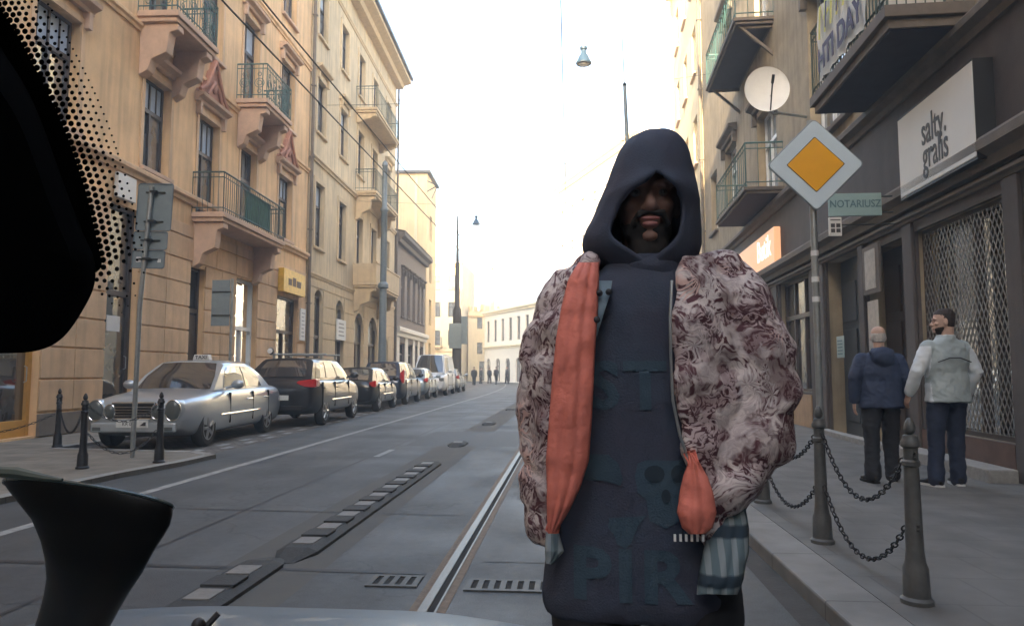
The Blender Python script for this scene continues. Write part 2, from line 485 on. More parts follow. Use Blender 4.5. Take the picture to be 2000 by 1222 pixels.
# pale stone dashes along the edge of the parking strip
g = MB(); Y = 10.8
while Y < 62:
    for off, sh in ((0, 0), (.30, .42)):
        x = -5.30 + KL*Y - off; y0 = Y + sh
        g.quad((x, y0, .009), (x + KL*.38, y0 + .38, .009), (x - .14 + KL*.38, y0 + .38, .009), (x - .14, y0, .009))
    Y += .95
struct(g.build('parking_marking', M['paintline']))
g = MB()
def line(x, y0, y1, w=.12, z=.004, bend=None):
    n = 24
    for i in range(n):
        a, b = y0 + (y1-y0)*i/n, y0 + (y1-y0)*(i+1)/n
        fa, fb = (bend(a), bend(b)) if bend else (x, x)
        g.quad((fa - w/2, a, z), (fa + w/2, a, z), (fb + w/2, b, z), (fb - w/2, b, z))
line(-4.6, -20, 90, .12, .004, lambda y: -4.56 - .002*max(0, y-8) - .0012*max(0, y-34)**2)
line(-2.96, 10.9, 11.9, .1)
struct(g.build('road_marking', M['paintline']))
# tar seams and repaired strips
g = MB()
line(-3.05, -10, 80, .035, .0035, lambda y: -3.05 + .02*sin(y*.7))
g.quad((-5.4, 6.72, .0035), (-.93, 6.55, .0035), (-.93, 6.575, .0035), (-5.4, 6.755, .0035))
g.quad((-4.2, 4.72, .0035), (-.93, 4.66, .0035), (-.93, 4.72, .0035), (-4.2, 4.79, .0035))
g.quad((-.6, 5.0, .0035), (.5, 5.0, .0035), (.5, 5.02, .0035), (-.6, 5.02, .0035))
struct(g.build('tar_seam', mat('tar seam', (.022, .022, .024), .6, var=.3, scale=10)))
g = MB()
for (a, b, c, d) in ((-5.3, -2.2, 3.9, 4.62), (-2.9, -.93, 12.5, 15.5), (-.55, .5, 7.4, 11)):
    g.quad((a, c, .002), (b, c, .002), (b, d, .002), (a, d, .002))
struct(g.build('road_patch', mat('newer asphalt patch', (.050, .052, .053), .65, var=.2, scale=8, bump=.3, bscale=120)))
# lighter dusty bands beside the separators and rails
g = MB(); g.quad((-2.32, -5, .0012), (-1.62, -5, .0012), (-1.66, 70, .0012), (-2.28, 70, .0012))
struct(g.build('lane_band', mat('dusty asphalt', (.092, .086, .074), .8, col2=(.070, .069, .065), scale=2.2, bump=.2, bscale=120)))
g = MB(); g.quad((1.16, -20, .0022), (1.33, -20, .0022), (1.33, 60, .0022), (1.20, 60, .0022))
struct(g.build('gutter', mat('dirty gutter', (.028, .026, .023), .8, col2=(.055, .05, .045), scale=5, bump=.3)))
# tram rails
def rail(x, label):
    t = thing('tram_rail', label, 'rail', (x, 0, 0))
    for nm, a, b, z, m_ in (('rail_head', -.026, .026, .006, 'steel'), ('rail_lip', .068, .080, .006, 'steel')):
        q = MB(); q.box(a, b, -10, 110, -.02, z); q.build(nm, M[m_], t)
    q = MB(); q.box(.0265, .0675, -10, 110, -.02, .001); q.build('flangeway', M['dark'], t)
    q = MB(); q.box(-.075, -.0265, -10, 110, -.02, .0025); q.box(.0805, .13, -10, 110, -.02, .0025); q.build('joint_filler', M['railside'], t)
rail(-.81, 'bright steel tram rail running beside the hooded person, left one of the track')
rail(.63, 'steel tram rail running between the hooded person and the right kerb')
# drain grates across the track
def grate(x0, x1, y, label):
    t = thing('drain_grate', label, 'drain', ((x0+x1)/2, y, 0), 0, 'drain grates across the tram track')
    w = (x1-x0)/2
    q = MB(); q.box(-w, w, -.10, .10, .001, .004); q.build('channel', M['dark'], t)
    q = MB(); q.box(-w, w, -.12, -.085, .0, .010); q.box(-w, w, .085, .12, 0, .010)
    x = -w
    while x < w:
        q.box(x, x + .035, -.085, .085, .002, .010); x += .07
    q.build('grating', M['grate'], t)
grate(-1.25, -.93, 4.50, 'short cast iron drain grate between separator strip and left tram rail')
grate(-.64, .50, 4.46, 'long cast iron drain grate between the two tram rails')

# lane separators: rubber humps with pale blocks
def separator(x, y0, n, label, sp=.5, w=.30):
    L_ = n * sp + .45
    t = thing('lane_separator', label, 'lane separator', (x, y0, 0), 0, 'rubber lane separators along the tram track')
    q = MB(); prof = [(0, .004), (.25, .05), (L_-.25, .05), (L_, .004)]
    R = []
    for y, z in prof:
        ww = w/2 if .1 < y < L_-.1 else w*.22
        R.append([(-ww, y, 0), (-ww, y, z*.5), (-ww*.55, y, z), (ww*.55, y, z), (ww, y, z*.5), (ww, y, 0)])
    q.rings(R); q.build('rubber_body', M['rubber'], t, bevel=.01)
    for i in range(n):
        yy = .35 + i*sp
        q = MB(); q.box(-w*.26, w*.26, yy, yy + .19, .046, .058); q.build('reflector_block', M['blockw'], t, bevel=.004)
        if i < n-1:
            q = MB(); q.box(-w*.34, w*.34, yy + .24, yy + .44, .046, .064); q.build('rubber_block', M['rubber'], t, bevel=.004)
separator(-1.95, 4.85, 10, 'long rubber lane separator with a row of pale blocks, in mid road')
separator(-2.06, 3.55, 2, 'rubber lane separator cut off by the bottom of the photo beside the suction mount')
separator(-1.99, 12.3, 1, 'short rubber hump with one pale block, nearest after the long separator')
separator(-2.00, 17.3, 1, 'short rubber hump further up the lane, second after the long separator')
separator(-2.02, 24.0, 1, 'tiny rubber hump farthest along the lane line')

# ---------------------------------------------------------------- facades
class Fac:
    """local frame: x along the facade, y into the wall, z up; left buildings run away from the camera, right ones towards it"""
    def __init__(s, name, label, cat, side, Y0, Y1, setback=0.0):
        s.side, s.Y0, s.Y1 = side, Y0, Y1
        if side == 'L':
            k = KL; s.nrm = sqrt(1 + k*k)
            s.e = thing(name, label, cat, (XL - setback + k*Y0, Y0, 0), atan2(1, k))
        else:
            k = KR; s.nrm = sqrt(1 + k*k)
            s.e = thing(name, label, cat, (XR + setback + k*Y1, Y1, 0), atan2(-1, -k))
        s.len = (Y1 - Y0) * s.nrm
    def u(s, Y): return (Y - s.Y0) * s.nrm if s.side == 'L' else (s.Y1 - Y) * s.nrm
    def rng(s, a, b):
        a, b = s.u(a), s.u(b)
        return (a, b) if a < b else (b, a)
    def wall(s, z1, ops, m, depth=10, rev=.22, z0=0, name='wall', y=0.0, full=True, u0=None, u1=None):
        """ops: (Ya, Yb, za, zb[, arched])"""
        O = []
        for o in ops:
            a, b = s.rng(o[0], o[1]); O.append((a, b, o[2], o[3], len(o) > 4 and o[4]))
        u0 = 0 if u0 is None else u0; u1 = s.len if u1 is None else u1
        us = sorted(set([u0, u1] + [x for o in O for x in o[:2] if u0 < x < u1]))
        zs = sorted(set([z0, z1] + [x for o in O for x in o[2:4] if z0 < x < z1]))
        g = MB()
        for i in range(len(us)-1):
            for j in range(len(zs)-1):
                cx, cz = (us[i]+us[i+1])/2, (zs[j]+zs[j+1])/2
                if any(o[0] < cx < o[1] and o[2] < cz < o[3] for o in O): continue
                g.quad((us[i], y, zs[j]), (us[i+1], y, zs[j]), (us[i+1], y, zs[j+1]), (us[i], y, zs[j+1]))
        for a, b, c, d, arch in O:
            c0 = max(c, z0)
            g.quad((a, y, c0), (a, y+rev, c0), (a, y+rev, d), (a, y, d)); g.quad((b, y, c0), (b, y+rev, c0), (b, y+rev, d), (b, y, d))
            g.quad((a, y, d), (b, y, d), (b, y+rev, d), (a, y+rev, d)); g.quad((a, y, c0), (b, y, c0), (b, y+rev, c0), (a, y+rev, c0))
            if arch:
                r = (b-a)/2; n = 10; cx = (a+b)/2; zc = d - r
                for sgn in (-1, 1):
                    pts = [(cx + sgn*r*sin(pi/2*t/n), zc + r*cos(pi/2*t/n)) for t in range(n+1)]
                    poly = pts + [(cx + sgn*r, d)]
                    g.prism(poly, y + .002, y+rev)
        if full:
            g.quad((u0, y+depth, z0), (u1, y+depth, z0), (u1, y+depth, z1), (u0, y+depth, z1))
            for q in (u0, u1): g.quad((q, y, z0), (q, y+depth, z0), (q, y+depth, z1), (q, y, z1))
            g.quad((u0, y, z1), (u1, y, z1), (u1, y+depth, z1), (u0, y+depth, z1))
        me = g.build(name, m, s.e)
        return me
    def course(s, z0, z1, d, m, name='string_course', Ya=None, Yb=None, y=0.0):
        a, b = (0, s.len) if Ya is None else s.rng(Ya, Yb)
        h = z1 - z0; g = MB()
        prof = [(y+.02, z0), (y-d*.45, z0), (y-d*.55, z0+h*.35), (y-d, z0+h*.55), (y-d, z1-h*.12), (y-d*.9, z1), (y+.02, z1)]
        g.rings([[(x, p, q) for p, q in prof] for x in (a, b)])
        return g.build(name, m, s.e)
    def window(s, Ya, Yb, z0, z1, fm='frame', rev=.22, style='cross', sill=True, pane='glass', sm=None, name='window', y=0.0, blind=0.0):
        a, b = s.rng(Ya, Yb); w, h = b-a, z1-z0; Y = y + rev; t = .07; g = MB()
        g.box(a, a+t, Y-.03, Y+.05, z0, z1); g.box(b-t, b, Y-.03, Y+.05, z0, z1)
        g.box(a+t, b-t, Y-.03, Y+.05, z1-t, z1); g.box(a+t, b-t, Y-.03, Y+.05, z0, z0+t)
        if style != 'plain':
            zt = z0 + h*.66
            g.box(a+t, b-t, Y-.045, Y+.045, zt-.05, zt+.05)
            c = (a+b)/2
            if w < 2.0:
                g.box(c-.035, c+.035, Y-.04, Y+.04, z0+t, zt-.05); g.box(c-.025, c+.025, Y-.025, Y+.035, zt+.05, z1-t)
            else:
                for c in (a+w/3, a+2*w/3): g.box(c-.04, c+.04, Y-.04, Y+.04, z0+t, zt-.05); g.box(c-.03, c+.03, Y-.025, Y+.035, zt+.05, z1-t)
            if style == 'fine':
                for fx in (.25, .5, .75):
                    q = a + w*fx; g.box(q-.012, q+.012, Y-.02, Y+.03, zt+.05, z1-t)
        o = g.build(name, M[fm], s.e)
        p = MB(); p.quad((a+t, Y+.02, z0+t), (b-t, Y+.02, z0+t), (b-t, Y+.02, z1-t), (a+t, Y+.02, z1-t))
        p.build('pane', M[pane], o)
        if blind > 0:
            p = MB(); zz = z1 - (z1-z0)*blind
            p.quad((a+t, Y+.012, zz), (b-t, Y+.012, zz), (b-t, Y+.012, z1-t), (a+t, Y+.012, z1-t)); p.build('blind', M['curtain'], o)  # pale blue sheet over the upper panes, painted stand-in for reflected sky
        if sill:
            p = MB(); p.box(a-.10, b+.10, y-.12, Y-.032, z0-.10, z0+.002); p.build('sill', sm or M['balc'], o, bevel=.015)
        return o
    def surround(s, Ya, Yb, z0, z1, m, w=.14, d=.035, y=0.0):
        a, b = s.rng(Ya, Yb); g = MB()
        g.box(a-w, a-.002, y-d, y+.01, z0, z1+w); g.box(b+.002, b+w, y-d, y+.01, z0, z1+w); g.box(a-.002, b+.002, y-d, y+.01, z1+.002, z1+w)
        return g.build('window_surround', m, s.e)
    def hood(s, Ya, Yb, z, m, ornate=False, m2=None, y=0.0, o=.28):
        a, b = s.rng(Ya, Yb); a -= o; b += o; g = MB()
        prof = [(y+.01, z), (y-.10, z), (y-.12, z+.08), (y-.26, z+.14), (y-.28, z+.22), (y+.01, z+.25)]
        g.rings([[(x, p, q) for p, q in prof] for x in (a, b)])
        for q in (a+.10, b-.22): g.box(q, q+.12, y-.14, y+.01, z-.35, z-.004)
        r = g.build('window_hood', m, s.e)
        if ornate:
            c = (a+b)/2; W = (b-a)/2 - .02; g = MB(); zz = z + .26
            pts = [(-1, 0), (-.92, .10), (-.70, .16), (-.62, .42), (-.40, .52), (-.30, .80), (-.14, .92), (-.05, 1.18), (0, 1.32),
                   (.05, 1.18), (.14, .92), (.30, .80), (.40, .52), (.62, .42), (.70, .16), (.92, .10), (1, 0)]
            g.prism([(c + p*W, zz + q*1.0) for p, q in pts], y-.10, y+.01)
            p_ = g.build('pediment', m2 or m, s.e)
            g = MB()
            for sg in (-1, 1):
                g.tube([(c + sg*W*.98, y-.14, zz+.05), (c + sg*W*.6, y-.15, zz+.30), (c + sg*W*.34, y-.15, zz+.66), (c, y-.15, zz+1.2)], .05, 6)
                g.tube([(c + sg*W*.5, y-.14, zz+.06), (c + sg*W*.28, y-.16, zz+.34), (c + sg*W*.05, y-.15, zz+.5)], .05, 6)
            g.ell((c, y-.12, zz+.42), .13, .07, .20, 10, 6)
            g.build('relief', m2 or m, p_, smooth=True)
        return r
    def balcony(s, Ya, Yb, z, d, m, rail='green', th=.25, rh=1.1, console=True, m2=None, ornate=True, step=.13, y=0.0, big=False, panel=None, closed=False):
        a, b = s.rng(Ya, Yb); o_ = None
        g = MB(); g.box(a, b, y-d, y-.002, z-th*.55, z); g.box(a+.06, b-.06, y-d+.06, y-.002, z-th, z-th*.55-.002)
        sl_ = g.build('balcony', m, s.e, bevel=.01)
        if console:
            for q in ((a+.15, a+.45), (b-.45, b-.15)):
                g = MB()
                H = 1.25 if big else .5
                pts = [(y-.002, z-th-.002), (y-d*.9, z-th-.002), (y-d*.92, z-th-.16), (y-d*.72, z-th-.22), (y-d*.66, z-th-.42*H/.75), (y-d*.30, z-th-.52*H/.75), (y-d*.22, z-th-H*.9), (y-.002, z-th-H)]
                g.prism([(p, q_) for p, q_ in pts], q[0], q[1], 'yz')
                g.build('console', m2 or m, sl_, bevel=.02)
        if closed:
            g = MB(); g.box(a, b, y-d+.002, y-d+.14, z+.002, z+rh); g.box(a, a+.12, y-d+.142, y-.002, z+.002, z+rh); g.box(b-.12, b, y-d+.142, y-.002, z+.002, z+rh)
            g.box(a-.04, b+.04, y-d-.04, y-d+.18, z+rh+.002, z+rh+.1)
            g.build('parapet', m2 or m, sl_, bevel=.01); return sl_
        g = MB(); A, B, D = a+.04, b-.04, y-d+.05
        path = [(A, y, 0), (A, D, 0), (B, D, 0), (B, y, 0)]
        for zz, r in ((rh, .025), (rh-.14, .014), (.12, .016)):
            for p, q in zip(path, path[1:]):
                g.tube([(p[0], p[1], z+zz), (q[0], q[1], z+zz)], r, 5)
        for p, q in zip(path, path[1:]):
            L_ = sqrt((p[0]-q[0])**2 + (p[1]-q[1])**2); n = max(1, int(L_/step))
            for i in range(n+1):
                t = i/n; x, y_ = p[0]+(q[0]-p[0])*t, p[1]+(q[1]-p[1])*t
                g.tube([(x, y_, z+.0), (x, y_, z+rh)], .009 if i % 6 else .016, 4)
            if ornate and L_ > .5:
                k = max(1, int(L_/.42))
                for i in range(k):
                    t = (i+.5)/k; x, y_ = p[0]+(q[0]-p[0])*t, p[1]+(q[1]-p[1])*t
                    dx, dy = (q[0]-p[0])/L_, (q[1]-p[1])/L_
                    for rr, zc in ((.15, .50), (.08, .50), (.06, .78), (.06, .24)):
                        g.tube([(x+dx*rr*cos(2*pi*j/10), y_+dy*rr*cos(2*pi*j/10), z+zc+rr*sin(2*pi*j/10)) for j in range(11)], .011, 4)
        g.build('railing', M[rail], sl_)
        if panel:
            g = MB(); g.box(A+1.5, B-1.1, D+.03, D+.05, z+.1, z+rh-.12); g.build('privacy_screen', panel, sl_)
        return sl_

def YL(px, py=400): return wl(px, py)[0]
def YR(px, py=400): return wr(px, py)[0]
def groove_blocks(F, z0, z1, ops, m, h=.62, d=.04, y=0.0, lo=0, hi=None):
    """rusticated ground floor: courses of shallow blocks between the openings"""
    hi = F.len if hi is None else hi
    O = sorted([F.rng(o[0], o[1]) + (o[2], o[3]) for o in ops]); g = MB(); z = z0
    while z < z1 - .1:
        t = min(z + h - .035, z1); x = lo; 
        act = [o for o in O if o[2] < t and o[3] > z]
        for o in act + [(hi, hi, 0, 0)]:
            if o[0] - x > .12:
                n = max(1, round((o[0] - x) / 1.3)); w = (o[0] - x) / n
                for i in range(n): g.box(x + i*w + .008, x + (i+1)*w - .008, y - d, y - .001, z, t)
            x = max(x, o[1])
        z += h
    return g.build('rustication', m, F.e, bevel=.012)

# ================= left: orange tenement
A = Fac('tenement', 'orange stucco tenement with iron balconies nearest on the left', 'building', 'L', -18, 27.8)
gops = [(11.0, 12.8, .1, 2.5), (14.75, 15.95, .35, 5.05), (18.4, 19.25, .25, 4.15), (21.3, 22.95, .3, 4.22), (24.7, 26.9, .25, 4.05),
        (6.5, 8.5, .6, 4.2), (2, 4, .6, 4.2), (-4, -2, .6, 4.2), (-10, -8, .6, 4.2)]
f1 = [(12.2, 13.5), (15.9, 17.1), (18.6, 19.85), (21.35, 22.6), (24.6, 26.0)]
back = [(8.6, 9.9), (5.2, 6.4), (1.6, 2.8), (-2, -.8), (-5.6, -4.4), (-9.2, -8), (-13, -11.8)]
ops = list(gops)
for a, b in f1 + back:
    door = a == 18.6 or a == 21.35
    ops.append((a, b, 5.55 if door else 6.15, 8.45))
    d2 = a == 15.9 or a == 21.35
    ops.append((a, b, 9.7 if d2 else 10.35, 12.75))
    ops.append((a, b, 14.45, 16.7)); ops.append((a, b, 18.4, 20.2))
A.wall(21.6, ops, [M['orange']], depth=11)
groove_blocks(A, .55, 5.2, gops, M['orange2'])
g = MB()
x = 0
for o in sorted(A.rng(q[0], q[1]) for q in gops) + [(A.len, A.len)]:
    if o[0] - x > .1: g.box(x, o[0], -.07, -.001, .08, .5)
    x = o[1]
g.build('plinth', M['rtrim'], A.e, bevel=.01)
A.course(5.78, 6.02, .16, M['orange2']); A.course(9.3, 9.5, .10, M['orange']); A.course(13.55, 13.75, .10, M['orange']); A.course(20.9, 21.6, .75, M['orange2'], 'cornice')
for a, b in f1 + back:
    i = (f1 + back).index((a, b)); orn = a in (18.6, 24.6, 8.6, 1.6)
    far = a < 11
    door = a == 18.6 or a == 21.35; d2 = a == 15.9 or a == 21.35
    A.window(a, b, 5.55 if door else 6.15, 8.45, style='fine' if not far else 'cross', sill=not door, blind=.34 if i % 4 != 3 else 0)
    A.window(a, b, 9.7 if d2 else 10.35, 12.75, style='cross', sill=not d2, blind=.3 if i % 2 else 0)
    A.window(a, b, 14.45, 16.7, style='cross'); A.window(a, b, 18.4, 20.2, style='cross')
    if not far or i == 5:
        A.surround(a, b, 6.15 if not door else 5.8, 8.45, M['orange2'], .12, .03)
        if a != 15.9: A.hood(a, b, 8.72, M['balc'], ornate=orn, m2=M['trimred'])
        else: A.hood(a, b, 8.72, M['balc'])
        A.surround(a, b, 10.35 if not d2 else 9.7, 12.75, M['orange2'], .12, .03)
        A.hood(a, b, 13.0, M['balc'], o=.22)
        A.surround(a, b, 14.45, 16.7, M['orange2'], .12, .03)
# pair of narrow windows shares one bay with a mullion
A.balcony(18.35, 22.95, 5.6, .92, M['balc'], 'greend', big=True, panel=mat('green balcony screen', (.035, .11, .075), .8, var=.3, scale=6), ornate=False)
A.balcony(15.45, 17.55, 9.75, 1.0, M['balc'], 'green', big=True)
A.balcony(20.9, 23.1, 9.75, 1.0, M['balc'], 'green', big=True)
# ground floor openings
def shopdoor(F, a, b, z0, z1, fm, pane='shopglass', rev=.35, name='shop_door', trans=None):
    u0, u1 = F.rng(a, b); g = MB(); t = .09; Y = rev if rev < .23 else .20
    g.box(u0, u0+t, Y-.06, Y+.03, z0, z1); g.box(u1-t, u1, Y-.06, Y+.03, z0, z1); g.box(u0+t, u1-t, Y-.06, Y+.03, z1-t, z1)
    zt = trans or (z0 + 2.25)
    g.box(u0+t, u1-t, Y-.065, Y+.03, zt, zt+.12); g.box(u0+t, u1-t, Y-.055, Y+.03, z0, z0+.3)
    if u1-u0 > 1.3: g.box((u0+u1)/2-.05, (u0+u1)/2+.05, Y-.06, Y+.03, z0+.3, zt)
    o = g.build(name, M[fm], F.e, bevel=.006)
    p = MB(); p.quad((u0+t, Y+.01, z0+.3), (u1-t, Y+.01, z0+.3), (u1-t, Y+.01, z1-t), (u0+t, Y+.01, z1-t)); p.build('pane', M[pane], o)
    hd = MB(); c = u1 - t - .12; hd.tube([(c, Y-.07, z0+1.0), (c, Y-.12, z0+1.02), (c, Y-.12, z0+1.28), (c, Y-.07, z0+1.3)], .012, 6); hd.build('handle', M['galv'], o)
    return o
o = shopdoor(A, 11.0, 12.8, .1, 2.5, 'doory', 'shopglass', name='door')
o = shopdoor(A, 14.75, 15.95, .35, 5.05, 'frame', trans=3.0)
u0, u1 = A.rng(14.9, 15.5); g = MB(); g.box(u0+.2, u1+.1, .17, .18, 2.2, 2.55); g.build('paper_notice', M['paper'], o)
o = shopdoor(A, 18.4, 19.25, .25, 4.15, 'door', 'dark', trans=2.9, name='door')
u0, u1 = A.rng(18.5, 19.15); g = MB(); g.box(u0, u1, .165, .205, .4, 2.85); g.build('door_leaf', M['door'], o, bevel=.01)
shopdoor(A, 21.3, 22.95, .3, 4.22, 'wframe', trans=2.6)
shopdoor(A, 24.7, 26.9, .25, 4.05, 'door', trans=2.7)
for a, b in ((6.5, 8.5), (2, 4), (-4, -2), (-10, -8)): A.window(a, b, .6, 4.2, style='cross')
# signs on it
def board(name, label, cat, F, Ya, Yb, z0, z1, d, m, y=0.0, gap=.002):
    u0, u1 = F.rng(Ya, Yb)
    w = F.e.matrix_basis @ Vector(((u0+u1)/2, y, z0))
    t = thing(name, label, cat, w, F.e.rotation_euler.z)
    g = MB(); g.box(-(u1-u0)/2, (u1-u0)/2, -d, -gap, 0, z1-z0); g.build('board', m, t, bevel=.01)
    return t
t = board('shop_sign', 'glossy yellow shop sign over the shop door, far end of orange tenement', 'sign', A, 24.7, 27.0, 4.16, 5.0, .22, M['signy'], y=-.045)
g = MB()
for i, (a, b) in enumerate(((-.7, -.35), (-.25, .1), (.2, .65))): g.box(a, b, -.228, -.221, .28, .52 + .08*(i % 2))
g.build('lettering', M['brownp'], t)
t = board('info_panel', 'tall narrow white panel on the wall below the yellow sign', 'sign', A, 27.05, 27.6, 2.5, 3.75, .06, M['paper'], y=-.045)
g = MB()
for i in range(7): g.box(-.18, .16 - .05*(i % 3), -.066, -.061, .15+i*.15, .19+i*.15)
g.build('text_lines', mat('faint print', (.3, .3, .32), .7), t)
t = board('light_sign', 'white light panel above the first shop door of the orange tenement', 'sign', A, 14.8, 15.5, 5.15, 5.7, .1, M['signw'], y=-.045)
# downpipe between the buildings
dp = thing('downpipe', 'long grey downpipe between the orange and the beige tenement', 'downpipe', (XL + KL*27.9 + .12, 27.9, 0))
g = MB(); g.tube([(0, 0, .2), (0, 0, 20.8)], .07, 8); g.build('pipe', M['rtrim'], dp, smooth=True)
g = MB()
for z in (1, 4, 7, 10, 13, 16, 19): g.box(-.09, .09, -.09, .09, z, z+.05)
g.build('bracket', M['rtrim'], dp)

# ================= left: beige tenement
B = Fac('tenement', 'beige four storey tenement with projecting eaves, second on the left', 'building', 'L', 28.0, 44.9)
cols = [(28.75, 29.95), (32.2, 33.4), (35.4, 36.6), (38.5, 39.7), (42.0, 43.2)]
gb = [(28.9, 30.1, .2, 4.75, True), (32.0, 33.4, .2, 4.6, True), (35.3, 37.2, .2, 4.3, True), (38.2, 40.4, .2, 4.3, True), (42.0, 43.2, .9, 3.3, True)]
ops = list(gb)
for a, b in cols:
    ops += [(a, b, 6.5, 9.25), (a, b, 11.4, 13.75), (a, b, 15.6, 17.85)]
B.wall(20.3, ops, [M['beige']], depth=10)
for i, (a, b) in enumerate(cols):
    for z0, z1 in ((6.5, 9.25), (11.4, 13.75), (15.6, 17.85)):
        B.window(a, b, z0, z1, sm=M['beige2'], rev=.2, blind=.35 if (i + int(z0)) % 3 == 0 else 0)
        B.surround(a, b, z0, z1, M['beige2'], .2, .04)
    if i < 2 or i == 4: B.hood(a, b, 14.05, M['beige2'], o=.22)
for q in gb[:2]: shopdoor(B, q[0], q[1], .2, 4.5, 'frame', name='arched_door', trans=2.7)
for q in gb[2:4]: shopdoor(B, q[0], q[1], .2, 4.2, 'door', name='arched_door', trans=2.7)
B.window(42.0, 43.2, .9, 3.3)
groove_blocks(B, .6, 5.1, gb, M['beige2'], h=.7, d=.03)
B.course(5.2, 5.4, .08, M['beige2']); B.course(10.05, 10.3, .14, M['beige2']); B.course(18.5, 18.7, .1, M['beige2'])
B.course(19.7, 20.3, .95, M['beige2'], 'cornice')
g = MB(); a, b = 0, B.len
g.quad((a, -1.05, 20.33), (b, -1.05, 20.33), (b, 4.5, 23.2), (a, 4.5, 23.2)); g.quad((a, 10, 20.33), (b, 10, 20.33), (b, 4.5, 23.2), (a, 4.5, 23.2))
for x in (a, b): g.add([(x, -1.05, 20.33), (x, 10, 20.33), (x, 4.5, 23.2)], [(0, 1, 2)])
g.box(a, b, -1.10, -.96, 20.24, 20.42)
rf = g.build('roof', M['roof'], B.e)
B.balcony(34.9, 40.6, 14.75, 1.1, M['beige2'], 'greend', m2=M['beige2'], ornate=False, step=.2)
B.balcony(35.0, 40.6, 10.45, 1.1, M['beige2'], 'greend', m2=M['beige2'], ornate=False, step=.2, big=True)
B.balcony(34.9, 40.6, 5.75, 1.2, M['beige2'], 'greend', m2=M['beige2'], closed=True, big=True, rh=.95)
t = board('hanging_board', 'white board fixed across the second arched doorway of the beige tenement', 'sign', B, 32.0, 33.4, 2.75, 3.7, .08, M['paper'], y=-.04)
g = MB()
for i in range(4): g.box(-.5, .4 - .1*(i % 2), -.086, -.081, .18+i*.18, .24+i*.18)
g.build('text_lines', mat('grey print', (.25, .25, .25), .7), t)
dp2 = copy_tree(dp); dp2.location = (XL + KL*45 + .12, 45.0, 0); dp2['label'] = 'grey downpipe at the far corner of the beige tenement'

# ================= left: low sooty building and a tall one with a sunlit gable
Cc = Fac('townhouse', 'low sooty grey townhouse with dark cornice and white shopfront', 'building', 'L', 45.2, 57.0)
cw = [(47.2, 48.4), (49.3, 50.5), (51.4, 52.6), (53.5, 54.7), (55.2, 56.2)]
cg = [(46.6, 48.6, .2, 3.2), (49.6, 51.6, .2, 3.2), (52.4, 53.6, .2, 3.2), (54.4, 56.2, .2, 3.2)]
Cc.wall(10.4, cg + [(a, b, 5.0, 8.1) for a, b in cw], [M['greyb']], depth=10)
for a, b in cw: Cc.window(a, b, 5.0, 8.1, sm=M['rtrim']); Cc.hood(a, b, 8.2, M['rtrim'], o=.12)
for q in cg: shopdoor(Cc, q[0], q[1], .2, 3.2, 'frame', trans=2.4)
Cc.course(3.6, 4.2, .35, M['white'], 'shop_fascia'); Cc.course(9.7, 10.4, .6, M['rtrim'], 'cornice')
g = MB()
x = 0
for o in sorted(Cc.rng(q[0], q[1]) for q in cg) + [(Cc.len, Cc.len)]:
    if o[0]-x > .1: g.box(x, o[0], -.05, -.001, .1, 3.6)
    x = o[1]
g.build('shopfront', M['white'], Cc.e)
g = MB(); g.quad((0, -.6, 10.42), (Cc.len, -.6, 10.42), (Cc.len, 10, 12.2), (0, 10, 12.2)); g.build('roof', M['roof'], Cc.e)
for yy in (46.2,):
    g = MB(); u = Cc.u(yy); g.box(u-.4, u+.4, 1.0, 1.7, 10.3, 12.2); g.build('chimney', M['greyb'], Cc.e)
D = Fac('tall_building', 'tall yellow building with a bare sunlit gable above the low sooty townhouse', 'building', 'L', 58.0, 63.2, .1)
dops = [(59.6, 60.9, z, z+2.2) for i in range(1) for z in (1.5, 5.2, 8.8, 12.4)]
D.wall(17.8, dops, [M['yell']], depth=13)
for q in dops: D.window(q[0], q[1], q[2], q[3], style='cross', sill=False)
g = MB()
g.box(-.18, -.002, 3.5, 4.1, 11, 18.4); g.box(-.10, -.002, .8, 1.0, 10.6, 17.4); g.box(-.06, -.002, 6, 13, 14.4, 14.6)
g.build('flue', M['cream'], D.e)
g = MB(); g.box(-.3, D.len+.1, -.3, 13.1, 17.81, 18.0); g.build('roof', M['roof'], D.e)
# small canted flag bracket on the gable edge
t = thing('wall_bracket', 'small dark bracket sticking out of the sunlit gable top', 'bracket', (-11.75, 57.9, 16.2))
g = MB(); g.tube([(0, 0, 0), (.9, 0, .5)], .04, 5); g.tube([(0, 0, .9), (.9, 0, .5)], .04, 5); g.tube([(.9, 0, .5), (.4, 0, -.6)], .03, 5); g.build('arm', M['iron'], t)

# ================= far end of the street
def block(name, label, cat, x0, x1, Y, depth, H, m, wins, base=None, rz=0.0, org=None, win='window', extra=None, pane='glass'):
    """a building whose front faces the camera; local x along the front"""
    t = thing(name, label, cat, (x0, Y, 0), rz); w = x1 - x0; g = MB()
    F = Fac.__new__(Fac); F.e = t; F.len = w; F.side = 'X'; F.rng = lambda a, b: (a, b); F.u = lambda a: a
    F.wall(H, wins, m, depth=depth, rev=.25)
    for q in wins: F.window(q[0], q[1], q[2], q[3], style='cross', sill=False, rev=.22, pane=pane)
    return F
E_ = block('corner_house', 'sunlit yellow four storey house closing the street on the left', 'building', -20.5, -13.6, 90, 12, 15.2, M['cream'],
           [(x, x+1.1, z, z+1.9) for x in (1.0, 3.0, 5.1) for z in (1.0, 4.6, 8.2, 11.6)])
E_.course(14.6, 15.2, .5, M['yell'], 'cornice'); E_.course(3.7, 3.9, .15, M['yell']); E_.balcony(.8, 4.4, 4.5, .9, M['yell'], 'iron', console=False, ornate=False, step=.2)
g = MB(); g.box(.05, .35, -.12, -.002, 0, 14.6); g.box(6.45, 6.8, -.12, -.002, 0, 14.6); g.build('corner_pilaster', M['yell'], E_.e)
